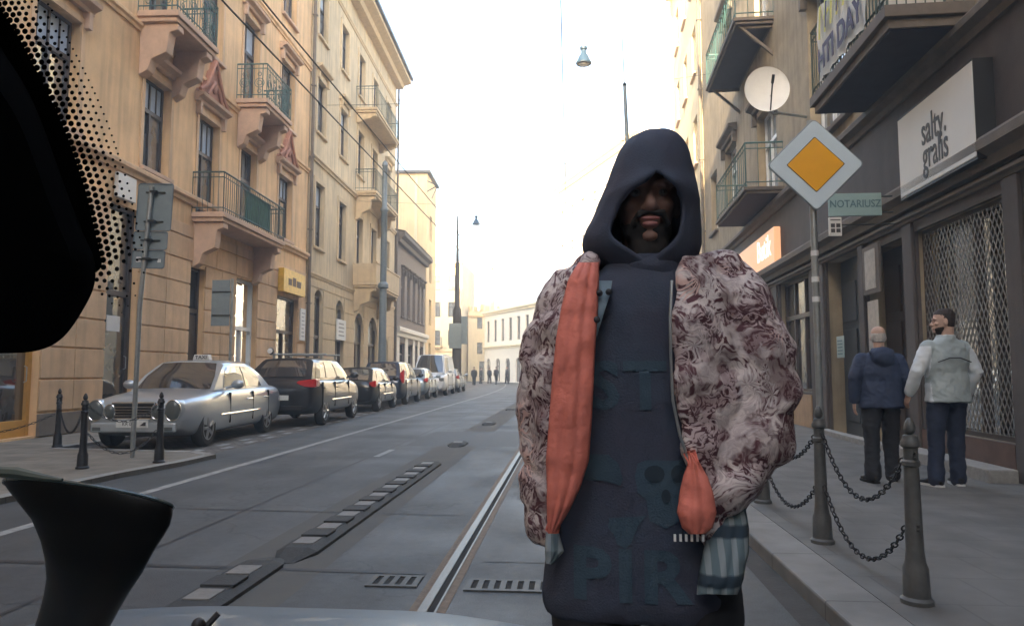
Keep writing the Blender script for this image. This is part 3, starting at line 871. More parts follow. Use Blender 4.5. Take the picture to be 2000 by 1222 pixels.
F_ = block('tower_house', 'sunlit cream tower house with battlements and a slim turret', 'building', -13.4, -8.9, 94, 9, 9.3, M['cream'],
           [(x, x+.7, z, z+1.5) for x in (1.2, 2.6) for z in (3.6, 6.9)] + [(1.5, 3.0, .1, 2.6)])
F_.course(8.4, 8.7, .25, M['yell'])
g = MB()
for i in range(6): g.box(.05+i*.75, .5+i*.75, -.25, .3, 9.302, 9.9)
g.build('battlement', M['yell'], F_.e)
g = MB(); g.lathe([(1.0, 9.31), (1.0, 13.5), (.75, 13.7), (.75, 15.2), (1.0, 15.25), (1.0, 15.6), (.15, 16.6), (.06, 18.6)], (2.3, 2.5, 0), 12)
g.build('turret', M['cream'], F_.e, smooth=True)
# curved cream building across the bend: front turned towards the left
def dirblock(name, label, cat, p0, p1, H, m, wins, depth=9, pane='glass', fr='frame', st='cross'):
    a, b = Vector(p0), Vector(p1); w = (b-a).length
    t = thing(name, label, cat, (a.x, a.y, 0), atan2(b.y-a.y, b.x-a.x))
    F = Fac.__new__(Fac); F.e = t; F.len = w; F.side = 'X'; F.rng = lambda a, b: (a, b); F.u = lambda a: a
    F.wall(H, wins, m, depth=depth, rev=.22)
    for q in wins: F.window(q[0], q[1], q[2], q[3], fm=fr, style=st, sill=False, rev=.2, pane=pane)
    return F
p0 = dep(946, 725, 92); p1 = dep(1075, 725, 76); W_ = (Vector((p1.x, p1.y)) - Vector((p0.x, p0.y))).length
nw = 8; G_ = dirblock('arcade_building', 'low cream building with tall windows curving across the end of the street', 'building', (p0.x, p0.y), (p1.x, p1.y), 8.9, M['white'],
      [(.8 + i*W_/nw, .8 + i*W_/nw + .85, 5.0, 7.7) for i in range(nw)] + [(.7 + i*W_/nw*1.3, 2.0 + i*W_/nw*1.3, .1, 2.9, True) for i in range(6)])
G_.course(4.1, 4.5, .3, M['cream']); G_.course(8.4, 8.9, .45, M['cream'], 'cornice')
p0 = dep(1090, 725, 80); p1 = dep(1262, 725, 60); W_ = (Vector((p1.x, p1.y)) - Vector((p0.x, p0.y))).length
H_ = dirblock('corner_building', 'tall pale building on the right bend, behind the hooded person', 'building', (p0.x, p0.y), (p1.x, p1.y), 22.0, M['white'],
      [(.9 + i*3.1, 2.0 + i*3.1, z, z+2.2) for i in range(int(W_/3.1)) for z in (1.0, 5.0, 9.0, 13.0, 16.8)])
H_.course(21.2, 22.0, .6, M['cream'], 'cornice'); H_.course(19.6, 19.8, .15, M['cream']); H_.course(4.2, 4.4, .15, M['cream'])
# aerial on that roof
pa = dep(1105, 340, 80)
t = thing('aerial', 'roof aerial with one crossbar on the tall pale building', 'aerial', (pa.x, pa.y, 22.0))
g = MB(); g.tube([(0, 0, 0), (0, 0, 4.4)], .07, 5); g.build('mast', M['iron'], t)
g = MB(); g.tube([(-1.3, 0, 2.9), (1.2, 0, 2.7)], .07, 5); g.build('crossbar', M['iron'], t)

# ================= right: near building
R = Fac('tenement', 'ochre tenement with dark shopfronts and iron balconies on the right', 'building', 'R', -20, 29.8)
rg = [(15.75, 18.2, .85, 3.45), (12.75, 14.6, .1, 3.45), (10.95, 12.5, .1, 3.3), (8.35, 10.6, .5, 3.3), (4.6, 7.4, .5, 3.3), (20.5, 22.5, .85, 3.4), (24.5, 26.5, .85, 3.4), (-2, 2, .5, 3.3), (-9, -5, .5, 3.3)]
r1 = [(18.2, 20.3, 5.85, 8.4), (23.2, 25.2, 6.6, 8.9), (13.0, 15.4, 6.0, 9.3), (9.6, 11.4, 5.75, 9.2), (4, 5.5, 6.0, 9.3), (-1, .5, 6, 9.3), (26.9, 28.3, 6.6, 8.9)]
r2 = [(18.6, 20.2, 10.6, 13.2), (23.4, 25.0, 11.2, 13.4), (13.2, 14.6, 11, 13.4), (9.6, 11.2, 11, 13.4), (4, 5.5, 11, 13.4), (-1, .5, 11, 13.4)]
r3 = [(a, b, 15.2, 17.2) for a, b, _, _ in r2]
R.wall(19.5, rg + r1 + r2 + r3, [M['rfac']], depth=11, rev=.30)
g = MB()      # dark rendered ground floor skin, 5 cm proud
x = 0
def skin(F, ops, z0, z1, d, m, name):
    O = [F.rng(o[0], o[1]) + (o[2], o[3]) for o in ops]
    us = sorted(set([0, F.len] + [v for o in O for v in o[:2]])); zs = sorted(set([z0, z1] + [v for o in O for v in o[2:4] if z0 < v < z1])); g = MB()
    for i in range(len(us)-1):
        for j in range(len(zs)-1):
            cx, cz = (us[i]+us[i+1])/2, (zs[j]+zs[j+1])/2
            if any(o[0] < cx < o[1] and o[2] < cz < o[3] for o in O): continue
            g.box(us[i], us[i+1], -d, -.002, zs[j], zs[j+1])
    return g.build(name, m, F.e)
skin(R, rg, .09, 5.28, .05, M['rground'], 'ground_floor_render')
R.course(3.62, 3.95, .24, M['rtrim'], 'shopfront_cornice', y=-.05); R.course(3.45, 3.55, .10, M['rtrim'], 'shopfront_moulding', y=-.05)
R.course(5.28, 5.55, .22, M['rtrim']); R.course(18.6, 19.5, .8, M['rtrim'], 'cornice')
g = MB()
for Ya, Yb in ((10.62, 10.93), (12.52, 12.73), (14.65, 15.2), (18.3, 18.7), (8.0, 8.3), (7.45, 7.75)):
    a, b = R.rng(Ya, Yb); g.box(a, b, -.10, -.052, .1, 3.44)
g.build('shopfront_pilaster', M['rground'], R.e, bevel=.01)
# windows with reveals
R.window(18.2, 20.3, 5.85, 8.4, 'wframe', rev=.25, sill=False); R.window(23.2, 25.2, 6.6, 8.9, 'wframe', rev=.25, sm=M['rtrim'])
R.window(26.9, 28.3, 6.6, 8.9, 'wframe', rev=.25, sm=M['rtrim'])
R.window(13.0, 15.4, 6.0, 9.3, 'wframe', rev=.25, sm=M['rtrim']); R.window(9.6, 11.4, 5.75, 9.2, 'wframe', rev=.25, sill=False)
for q in r1[4:6] + r2[2:]: R.window(*q, fm='wframe', rev=.25, sm=M['rtrim'])
for q in r2[:2]: R.window(*q, fm='wframe', rev=.25, sm=M['rtrim'], sill=False)
for q in r3: R.window(*q, fm='wframe', rev=.25, sm=M['rtrim'])
for a, b, z in ((18.2, 20.3, 8.55), (23.2, 25.2, 9.05), (13.0, 15.4, 9.45), (23.4, 25.0, 13.6), (18.6, 20.2, 13.4)): R.hood(a, b, z, M['rtrim'], o=.2)
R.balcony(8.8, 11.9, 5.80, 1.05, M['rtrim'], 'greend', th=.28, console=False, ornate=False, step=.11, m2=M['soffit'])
R.balcony(17.6, 21.8, 5.80, .95, M['rtrim'], 'green', th=.16, console=False, ornate=False, step=.24)
R.balcony(18.1, 22.8, 10.35, 1.0, M['rtrim'], 'green', th=.16, console=False, ornate=False, step=.26)
R.balcony(18.1, 22.8, 14.9, 1.0, M['rtrim'], 'green', th=.16, console=False, ornate=False, step=.13)
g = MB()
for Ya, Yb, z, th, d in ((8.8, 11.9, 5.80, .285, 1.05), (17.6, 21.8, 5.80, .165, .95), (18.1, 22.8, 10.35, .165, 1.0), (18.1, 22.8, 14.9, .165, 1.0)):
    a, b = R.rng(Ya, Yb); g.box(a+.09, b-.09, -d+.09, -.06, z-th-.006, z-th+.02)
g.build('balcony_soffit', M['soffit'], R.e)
g = MB()
for Ya, z in ((18.3, 10.35-.17), (22.5, 10.35-.17), (18.3, 14.9-.17), (22.5, 14.9-.17)):
    u = R.u(Ya); g.prism([(-.002, z), (-.85, z), (-.002, z-.8), (-.002, z-.7), (-.7, z-.06), (-.002, z-.06)], u-.04, u+.04, 'yz')
g.build('balcony_bracket', M['rtrim'], R.e)
# openings of the ground floor
def lattice_mb(a, b, y, z0, z1, s=.11, r=.008, sx=1.0):
    g = MB(); w, h = b-a, z1-z0
    n = int((w + h*sx)/s) + 1
    for sg in (1, -1):
        for i in range(n):
            c = i*s - (h*sx if sg == 1 else 0)
            # line x = c + sg*... clipped to the rectangle
            if sg == 1: p = [(c, 0), (c + h*sx, h)]
            else: p = [(c, 0), (c - h*sx, h)]
            (x0, q0), (x1, q1) = p
            def clip(x0, q0, x1, q1):
                t0, t1 = 0.0, 1.0; dx = x1-x0
                for lim, s_ in ((0, 1), (w, -1)):
                    f0, f1 = s_*(x0-lim), s_*(x1-lim)
                    if f0 < 0 and f1 < 0: return None
                    if f0 < 0: t0 = max(t0, f0/(f0-f1))
                    if f1 < 0: t1 = min(t1, f0/(f0-f1))
                return None if t0 >= t1 else (x0+dx*t0, q0+(q1-q0)*t0, x0+dx*t1, q0+(q1-q0)*t1)
            c4 = clip(x0, q0, x1, q1)
            if c4:
                x0, q0, x1, q1 = c4; d = Vector((x1-x0, 0, q1-q0)).normalized(); nn = Vector((-d.z, 0, d.x))*r
                P0, P1 = Vector((a+x0, y, z0+q0)), Vector((a+x1, y, z0+q1))
                g.add([P0-nn, P1-nn, P1+nn, P0+nn, P0-nn+Vector((0, .008, 0)), P1-nn+Vector((0, .008, 0)), P1+nn+Vector((0, .008, 0)), P0+nn+Vector((0, .008, 0))],
                      [(0,1,2,3), (4,5,6,7), (0,1,5,4), (3,2,6,7)])
    return g
M['latt'] = mat('grey steel lattice', (.23, .22, .20), .5, .4, var=.3, scale=8)
M['shopdim'] = glassmat('dim shop glass', (.055, .048, .042), .05, .35, .1)
def grille_window(F, Ya, Yb, z0, z1, bars):
    a, b = F.rng(Ya, Yb); g = MB(); t = .06
    g.box(a, a+t, .05, .14, z0, z1); g.box(b-t, b, .05, .14, z0, z1); g.box(a+t, b-t, .05, .14, z1-t, z1); g.box(a+t, b-t, .05, .14, z0, z0+t)
    for q in bars: u = F.u(q); g.box(u-.035, u+.035, .04, .15, z0+t, z1-t)
    o = g.build('shop_window', M['frame'], F.e)
    p = MB(); p.quad((a+t, .2, z0), (b-t, .2, z0), (b-t, .2, z1), (a+t, .2, z1)); p.build('pane', M['shopdim'], o)
    lattice_mb(a+t, b-t, .03, z0+t, z1-t, .095, .0065, .55).build('security_lattice', M['latt'], o)
    return o
grille_window(R, 8.35, 10.6, .5, 3.3, (9.2,)); grille_window(R, 4.6, 7.4, .5, 3.3, (6.0,))
g = MB(); a, b = R.rng(8.35, 10.6); g.box(a, b, -.075, -.052, .12, .5); g.build('stall_riser', M['brownp'], R.e)
g = MB(); a, b = R.rng(8.25, 10.9); g.box(a, b, -.42, -.103, .05, .24); g.build('stone_step', M['kerb'], R.e, bevel=.015)
g = MB(); a, b = R.rng(10.95, 14.6); g.box(a, b, -.30, -.103, .05, .19); g.build('door_step', M['kerb'], R.e, bevel=.015)
def deepdoor(F, Ya, Yb, z0, z1, m, pane=None):
    a, b = F.rng(Ya, Yb); g = MB(); g.box(a, b, .24, .285, z0, z1)
    o = g.build('door', M[m], F.e)
    g = MB(); w = b-a
    for k in range(2):
        for zz in ((.25, 1.0), (1.15, 2.0), (2.15, 2.9)):
            g.box(a+.12+k*w/2, a+w/2-.12+k*w/2, .215, .241, z0+zz[0], z0+zz[1])
    g.build('door_panel', M[m], o, bevel=.01)
    return o
deepdoor(R, 12.75, 14.6, .1, 3.45, 'doorb'); deepdoor(R, 10.95, 12.5, .1, 3.3, 'door')
R.window(15.75, 18.2, .85, 3.45, 'frame', rev=.12, style='cross', pane='shopglass', sill=False); R.window(20.5, 22.5, .85, 3.4, 'frame', rev=.12, pane='shopglass', sill=False)
R.window(24.5, 26.5, .85, 3.4, 'frame', rev=.12, pane='shopglass', sill=False)
for a, b in ((-2, 2), (-9, -5)): R.window(a, b, .5, 3.3, 'frame', rev=.12, pane='shopglass', sill=False)
g = MB(); a, b = R.rng(15.75, 18.2); g.box(a, b, -.075, -.052, .1, .8); g.build('wood_panel', M['woodp'], R.e)
# poster frame and papers beside the door
t = board('poster_frame', 'grey framed poster beside the dark doorway behind the bald man', 'poster', R, 12.35, 11.65, 2.55, 3.35, .05, M['rtrim'], y=-.11)
g = MB(); g.box(-.22, .22, -.058, -.051, .08, .72); g.build('print', M['poster'], t)
t = board('price_list', 'pale paper sheet on the wall above the bald man', 'notice', R, 12.3, 11.85, 1.6, 2.45, .01, M['poster'], y=-.11)
t = board('door_notice', 'small pale green notice on the dark door left of the bald man', 'notice', R, 13.9, 13.5, 1.55, 1.95, .012, M['teal'], y=-.105)
g = MB()
for i in range(5): g.box(-.14, .12, -.0165, -.0125, .06+i*.06, .085+i*.06)
g.build('text_lines', M['tealink'], t)
# ---- signs
u0, u1 = R.rng(8.95, 11.15)
sgn = [wr(*q, .29) for q in ((1750, 240), (1889, 125), (1917, 298), (1763, 388))]; print('salty', sgn)
t = board('shop_sign', 'big off-white box sign reading salty gralis below the balcony', 'sign', R, (sgn[1][0]+sgn[2][0])/2, (sgn[0][0]+sgn[3][0])/2, (sgn[2][1]+sgn[3][1])/2, (sgn[0][1]+sgn[1][1])/2, .24, M['signw'], y=-.05)
sw, shh = abs(sgn[0][0]-sgn[1][0])/2, (sgn[0][1]+sgn[1][1]-sgn[2][1]-sgn[3][1])/2; g = MB(); g.box(-sw-.03, sw+.03, -.232, -.01, -.03, shh+.03); g.build('casing', M['black'], t)
M['signw2'] = M['signw']
text('lettering', 'salty.', .54, M['ink'], t, (.04, -.243, shh*.62), (pi/2, 0, 0), sx=.62, extrude=.003, bold=.004)
text('lettering', 'gralis', .54, M['ink'], t, (.06, -.243, shh*.33), (pi/2, 0, 0), sx=.62, extrude=.003, bold=.004)
t = board('shop_sign', 'lit orange sign reading Butik on the dark wall beside the hooded person', 'sign', R, 17.9, 22.4, 3.95, 4.86, .16, M['butik'], y=-.05)
text('lettering', 'Butik', .80, M['butikl'], t, (1.15, -.164, .50), sx=.9, extrude=.004, bold=.006)
# small perpendicular signs facing the camera
def flagsign(name, label, cat, px0, py0, px1, py1, Y, m):
    a, b = dep(px0, py0, Y), dep(px1, py1, Y); w, h = b.x-a.x, a.z-b.z
    t = thing(name, label, cat, ((a.x+b.x)/2, Y, b.z)); g = MB(); g.box(-w/2, w/2, -.02, .02, 0, h); g.build('board', m, t, bevel=.006)
    return t, w, h
t, w, h = flagsign('hanging_sign', 'pale green sign reading NOTARIUSZ sticking out from the wall', 'sign', 1617, 379, 1722, 421, 10.7, M['teal'])
text('lettering', 'NOTARIUSZ', .155, M['tealink'], t, (0, -.023, h*.52), sx=.85, extrude=.002, bold=.001)
g = MB(); g.tube([(w/2-.02, 0, h-.05), (w/2+.16, 0, h-.05)], .012, 6); g.tube([(w/2-.02, 0, .05), (w/2+.16, 0, .05)], .012, 6); g.build('bracket', M['iron'], t)
t, w, h = flagsign('box_sign', 'small white box sign with a dark four square mark under the notary sign', 'sign', 1618, 425, 1644, 461, 10.68, M['signw'])
g = MB()
for i in (-1, 1):
    for j in (-1, 1): g.box(i*.038-.028, i*.038+.028, -.026, -.0205, h*.42+j*.038-.028, h*.42+j*.038+.028)
g.box(-.07, .07, -.026, -.0205, h*.83, h*.88)
g.build('mark', M['ink'], t)
g = MB(); g.tube([(w/2-.01, 0, h*.6), (w/2+.75, 0, h*.6)], .011, 6); g.build('bracket', M['iron'], t)
# banner on the big balcony
a, b = R.rng(9.35, 11.35)
t = thing('banner', 'white and yellow cloth banner with dark letters hung on the near right balcony', 'banner', R.e.matrix_basis @ Vector(((a+b)/2, -1.03, 5.86)), R.e.rotation_euler.z)
W2 = (b-a)/2; g = MB(); nx, nz = 40, 14
VS = [(-W2 + 2*W2*i/nx, -.02 + .018*sin(i*.9+j*.5) + .01*sin(i*2.3), .0 + 1.15*j/nz + .02*sin(i*.5)*(1 - j/nz)) for j in range(nz+1) for i in range(nx+1)]
g.add(VS, [(j*(nx+1)+i, j*(nx+1)+i+1, (j+1)*(nx+1)+i+1, (j+1)*(nx+1)+i) for j in range(nz) for i in range(nx)])
cl = g.build('cloth', mat('white banner cloth', (.66, .66, .62), .8, var=.05, scale=4), t, smooth=True, angle=180)
M['bann'] = mat('purple black banner ink', (.045, .03, .08), .7); M['banny'] = mat('yellow green banner ink', (.62, .58, .12), .7)
text('lettering', 'HTI DAY', .50, M['bann'], t, (.0, -.062, .26), sx=.95, extrude=.004, bold=.014)
g = MB()
for i in range(7):
    x = -.85 + i*.27; g.prism([(x, .62), (x+.07, .60), (x+.16, 1.10), (x+.08, 1.12)], -.066, -.060)
    if i % 2: g.prism([(x+.02, .80), (x+.26, .84), (x+.26, .91), (x+.02, .87)], -.070, -.0665)
g.build('painted_strokes', M['banny'], t)
for i in range(3):
    x = -.5 + i*.5; g = MB(); g.prism([(x, .66), (x+.05, .64), (x+.12, 1.02), (x+.06, 1.04)], -.076, -.071); g.build('painted_strokes', M['bann'], t)
# planter boxes on the balcony end
t = thing('planter_box', 'pale planter box on the near end of the banner balcony', 'planter', R.e.matrix_basis @ Vector((R.u(9.05)-.05, -.62, 5.83)), R.e.rotation_euler.z)
g = MB(); g.box(-.13, .13, -.36, .36, 0, .2); g.build('trough', M['signw'], t, bevel=.02)
g = MB()
for i in range(60):
    p = Vector((random.uniform(-.12, .12), random.uniform(-.34, .34), random.uniform(.19, .36))); n_ = Vector((random.uniform(-1, 1), random.uniform(-1, 1), 1)).normalized()*.05
    q = n_.cross(Vector((0, 0, 1)))
    g.add([p-q*.5, p+n_, p+q*.5+n_*.4], [(0, 1, 2)])
g.build('foliage', mat('planter leaves', (.06, .12, .04), .7, var=.3, scale=9), t)
# satellite dish
c = dep(1498, 174, 15.1)
t = thing('satellite_dish', 'large white satellite dish on a wall arm above the lower balcony', 'satellite dish', c)
g = MB(); R_ = .46; prof = [(.001, .10), (.12, .095), (.25, .07), (.37, .035), (.46, 0), (.468, -.008), (.46, .008), (.37, .055), (.25, .09), (.12, .115), (.001, .12)]
g.rings([[(r*cos(2*pi*k/40), y, r*sin(2*pi*k/40)*1.04) for k in range(40)] for r, y in [(max(r, .001), -.0 + yy) for r, yy in prof]], cap=False)
g.build('reflector', M['dish'], t, smooth=True, angle=60)
g = MB(); g.tube([(.06, .0, -.46), (-.0, -.42, .0)], .014, 6); g.tube([(0, -.40, -.04), (0, -.50, .10)], .03, 8); g.build('feed_arm', M['iron'], t)
g = MB(); g.tube([(.1, .1, -.1), (.25, .2, -.45), (1.35, .75, -.42)], .03, 8); g.tube([(.02, .05, -.46), (.25, .22, -.48)], .028, 8); g.build('wall_arm', M['galv'], t)
# wall lamps/cables: a downpipe at the far edge of the near building
dpr = copy_tree(dp); dpr.location = (XR + KR*29.6 - .14, 29.6, 0); dpr['label'] = 'grey downpipe at the far corner of the right hand ochre tenement'
dpr2 = None
# ================= right: pale building beyond
P_ = Fac('tenement', 'pale sunlit tenement beyond the ochre one on the right', 'building', 'R', 30.1, 40.5)
pops = [(a, b, z, z+2.2) for a, b in ((31.5, 32.7), (34.5, 35.7), (37.5, 38.7)) for z in (1.2, 6.4, 10.5, 14.6, 18.6)]
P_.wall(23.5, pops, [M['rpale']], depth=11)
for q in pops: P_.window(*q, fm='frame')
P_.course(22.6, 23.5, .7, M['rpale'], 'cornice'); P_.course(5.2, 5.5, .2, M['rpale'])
g = MB()
for q in (.05, P_.len-.4): g.box(q, q+.35, -.12, -.002, .2, 22.6)
g.build('corner_pilaster', M['rpale'], P_.e)
t = thing('flag', 'small red flag on the far right tenement', 'flag', (P_.e.location.x - .1, 40.4, 13.1))
g = MB(); g.tube([(0, 0, 0), (-.6, -.1, .9)], .03, 5); g.build('flagpole', M['iron'], t)
g = MB(); g.add([(-.1, -.0, .15), (-.6, -.1, .9), (-.35, -.05, -.6), (-.75, -.1, -.1)], [(0, 1, 3, 2)]); g.build('cloth', M['redt'], t)
Q_ = Fac('tenement', 'farthest pale tenement in the right hand row', 'building', 'R', 40.8, 58.0)
qops = [(42+i*3, 43.2+i*3, z, z+2.1) for i in range(5) for z in (1.2, 6.0, 9.6)]
Q_.wall(13.0, qops, [M['cream']], depth=11)
for q in qops: Q_.window(*q, fm='frame')
Q_.course(12.4, 13.0, .5, M['cream'], 'cornice')
# unseen row added behind the camera to keep low sun off the near street
Z_ = dirblock('tenement', 'ochre tenement row closing the street behind the camera', 'building', (22, -26), (-30, -26), 21.5, M['rfac'],
      [(1.5 + i*3.4, 2.8 + i*3.4, z, z+2.2) for i in range(15) for z in (1.2, 5.6, 9.8, 14.0)], depth=10)

# ---------------------------------------------------------------- vehicles (local: +x forward, +y left)
def lerp(a, b, t): return a + (b - a) * t
def car(name, label, cat, loc, rz, L, W, H, wb, fo, wr, prof, gh, body_m, group, ride=.20, kind='sedan'):
    """prof: [(x from the nose, top z)] of hood, belt and boot; gh: (cowl x, roof front x, roof rear x, tail x, belt z) measured from the nose"""
    t = thing(name, label, cat, loc, rz, group)
    X = lambda s: L/2 - s
    hw = W/2
    def top(s):
        for (a, za), (b, zb) in zip(prof, prof[1:]):
            if a <= s <= b: return lerp(za, zb, (s-a)/(b-a))
        return prof[-1][1]
    st = [0, .06, .18, .4, .7, 1.0, 1.4, 1.9, L*.5, L*.6, L*.7, L*.8, L*.88, L-.35, L-.15, L-.05, L]
    g = MB(); R = []
    for s in st:
        e = min(s, L-s); wf = hw * (1 - .16*max(0, 1 - e/.75)**2.0 - (.10 if e < .03 else 0))
        zb = ride + (.10 if e < .3 else .0); zt = top(s) - (.05 if e < .03 else 0)
        zm = ride + (zt-ride)*.50
        half = [(0, zb), (wf-.16, zb), (wf-.05, zb+.07), (wf-.01, zb+.2), (wf, zm), (wf-.015, zt-.17), (wf-.06, zt-.06), (wf-.17, zt-.005), (wf*.55, zt+.03), (0, zt+.045)]
        R.append([(X(s), y, z) for y, z in half] + [(X(s), -y, z) for y, z in reversed(half[1:-1])])
    g.rings(R)
    body = g.build('body', [body_m, M['dark']], t, sub=2)
    baked(body)
    wx = (X(fo), X(fo+wb))
    cut = MB()
    for x in wx:
        for sg in (-1, 1): cut.tube([(x, sg*(hw+.2), wr+.01), (x, sg*(hw-.30), wr+.01)], wr+.075, 32)
    cu = cut.build('cut', [M['dark']], None)
    b = body.modifiers.new('b', 'BOOLEAN'); b.object = cu; b.operation = 'DIFFERENCE'; b.solver = 'EXACT'; b.material_mode = 'TRANSFER'
    baked(body); bpy.data.objects.remove(cu)
    for p in body.data.polygons: p.use_smooth = True
    body.data.set_sharp_from_angle(angle=radians(24))
    # greenhouse
    c0, c1, c2, c3, bz = gh; gb = hw - .10; gt = hw - .27
    def sec(s, z, w0): return (X(s), w0, z)
    n = 6; T = [(lerp(c1, c2, i/n), H - .035 - .03*abs(2*i/n-1.0)**2.5, gt - .03*abs(2*i/n-1)**2) for i in range(n+1)]
    Bt = [(lerp(c0, c3, (i)/n), bz - .02, gb - .04*abs(2*i/n-1)**3) for i in range(n+1)]
    V = []; rows = []
    for i in range(n+1):
        (bs, bz_, bw), (ts, tz, tw) = Bt[i], T[i]
        mid = (lerp(bs, ts, .5), lerp(bz_, tz, .55), lerp(bw, tw, .42))
        rows.append([(X(bs), bw, bz_), (X(mid[0]), mid[2], mid[1]), (X(ts), tw+.02, tz-.04), (X(ts), tw-.05, tz), (X(ts), tw*.5, tz+.025), (X(ts), 0, tz+.032),
                     (X(ts), -tw*.5, tz+.025), (X(ts), -tw+.05, tz), (X(ts), -tw-.02, tz-.04), (X(mid[0]), -mid[2], mid[1]), (X(bs), -bw, bz_)])
    g = MB(); g.rings(rows, cap=False, close=False)
    for rw in (rows[0], rows[-1]): g.add(rw, [tuple(range(len(rw)))])
    gh_o = g.build('cabin', body_m, t, smooth=True, angle=35)
    # glass: panels a few mm outside the cabin skin
    def patch(P, a0, a1, b0, b1, off, nm, par, m=M['carglass']):
        """P(a,b) -> point; grid patch"""
        q = MB(); N_ = 8; vs = []
        for i in range(N_+1):
            for j in range(N_+1):
                a = lerp(a0(j/N_), a1(j/N_), i/N_); bb = lerp(b0, b1, j/N_); vs.append(P(a, bb) + off)
        q.add(vs, [(i*(N_+1)+j, i*(N_+1)+j+1, (i+1)*(N_+1)+j+1, (i+1)*(N_+1)+j) for i in range(N_) for j in range(N_)])
        return q.build(nm, m, par, smooth=True, angle=180)
    def sideP(sg):
        def P(a, b):     # a along 0..1, b up 0..1
            f = a*n; i = min(int(f), n-1); f -= i
            def pt(r):
                p0, p1, p2 = [Vector(v) for v in r[:3]]
                q = p0.lerp(p1, b/.55) if b < .55 else p1.lerp(p2, (b-.55)/.45)
                return q
            q = pt(rows[i]).lerp(pt(rows[i+1]), f); q.y *= sg
            return q
        return P
    for sg in (1, -1):
        off = Vector((0, sg*.009, .002)); P = sideP(sg)
        if kind == 'van': spl = ((.06, .34),)
        elif kind in ('suv', 'mpv'): spl = ((.07, .37), (.40, .68), (.71, .92))
        else: spl = ((.07, .46), (.49, .86))
        for k, (a, b) in enumerate(spl):
            first, last = k == 0, k == len(spl)-1
            patch(P, (lambda j, a=a, f=first: a + (.05*(1-j) if f else 0)), (lambda j, b=b, l=last: b - (.05*(1-j) if l and kind == 'sedan' else 0)), .10, .88, off, 'side_window', t)
    def endP(r, sg):
        def P(a, b):
            L0, L1, L2 = Vector(r[0]), Vector(r[1]), Vector(r[3]); R0, R1, R2 = Vector(r[-1]), Vector(r[-2]), Vector(r[-4])
            l = L0.lerp(L1, b/.55) if b < .55 else L1.lerp(L2, (b-.55)/.45); q = R0.lerp(R1, b/.55) if b < .55 else R1.lerp(R2, (b-.55)/.45)
            p = l.lerp(q, a); p.z += .024*b*(1-(2*a-1)**2); return p
        return P
    patch(endP(rows[0], 1), lambda j: .05, lambda j: .95, .06, .96, Vector((.012, 0, .006)), 'windscreen', t)
    patch(endP(rows[-1], -1), lambda j: .10, lambda j: .90, .16, .90, Vector((-.012, 0, .006)), 'rear_window', t)
    # wheels
    for x in wx:
        for sg in (-1, 1):
            g = MB(); y0, y1 = sg*(hw-.20), sg*(hw-.015)
            pr = [(wr*.62, y1-sg*.01), (wr*.9, y1+sg*.0), (wr*.985, y1-sg*.03), (wr, y1-sg*.06), (wr, y0+sg*.03), (wr*.93, y0)]
            g.rings([[(x + r*cos(2*pi*k/28), y, wr + r*sin(2*pi*k/28)) for k in range(28)] for r, y in pr])
            w_ = g.build('wheel', M['tyre'], t, smooth=True, angle=50)
            g = MB(); yy = y1 - sg*.012
            g.rings([[(x + r*cos(2*pi*k/24), y, wr + r*sin(2*pi*k/24)) for k in range(24)] for r, y in [(wr*.66, yy+sg*.012), (wr*.60, yy+sg*.014), (wr*.57, yy-sg*.03), (.001, yy-sg*.04)]], cap=False)
            for k in range(5 if kind != 'suv' else 6):
                a = 2*pi*k/(5 if kind != 'suv' else 6); d = Vector((cos(a), 0, sin(a))); pth = [Vector((x, yy+sg*.004, wr)) + d*.03, Vector((x, yy-sg*.0, wr)) + d*wr*.60]
                g.tube(pth, [.035, .028], 5)
            g.build('rim', M['rim'], w_, smooth=True)
    # sills, door gaps, handles, mirrors
    for sg in (1, -1):
        xs = [lerp(c0, c3, .5)+.12, lerp(c0, c3, .09)+.18, lerp(c0, c3, .88)-.10]
        g = MB()
        for s in xs: g.box(X(s)-.005, X(s)+.005, sg*(hw-.05), sg*(hw+.001), ride+.16, bz-.06)
        g.build('door_gap', M['dark'], t)
        g = MB()
        for s in (xs[0]-.2, xs[2]-.15): g.tube([(X(s)-.10, sg*(hw-.012), bz-.20), (X(s)-.09, sg*(hw+.018), bz-.20), (X(s)+.09, sg*(hw+.018), bz-.20), (X(s)+.10, sg*(hw-.012), bz-.20)], .014, 6)
        g.build('door_handle', M['chrome'] if kind == 'sedan' else body_m, t)
        g = MB(); g.tube([(X(fo+.45), sg*(hw+.003), ride+.33), (X(fo+wb-.45), sg*(hw+.003), ride+.33)], .018, 6); g.build('side_trim', M['chrome'] if kind in ('sedan', 'suv') else M['black'], t)
        g = MB(); mx = X(c0 + .42); g.tube([(mx, sg*(hw-.10), bz+.02), (mx, sg*(hw+.05), bz+.06)], .03, 6)
        g.ell((mx, sg*(hw+.12), bz+.09), .07, .12, .085, 12, 8)
        mr_ = g.build('wing_mirror', body_m, t, smooth=True)
    # plates
    for s, sg, zz in ((-.004, 1, ride+.28), (L+.004, -1, prof[-1][1]-.30 if kind != 'sedan' else .62)):
        g = MB(); g.box(X(s)-.012, X(s)+.012, -.26, .26, zz-.058, zz+.058); g.build('number_plate', M['plate'], t, bevel=.004)
    # bumper crease and grille or tail lamps
    g = MB(); g.box(X(-.006)-.03, X(-.006), -hw*.62, hw*.62, ride+.12, ride+.19); g.build('lower_grille', M['black'], t)
    return t, X, hw
def heading(a, b): return atan2(b, a)
ROW = atan2(1, KL)
GR = 'cars parked in a row along the left facades'
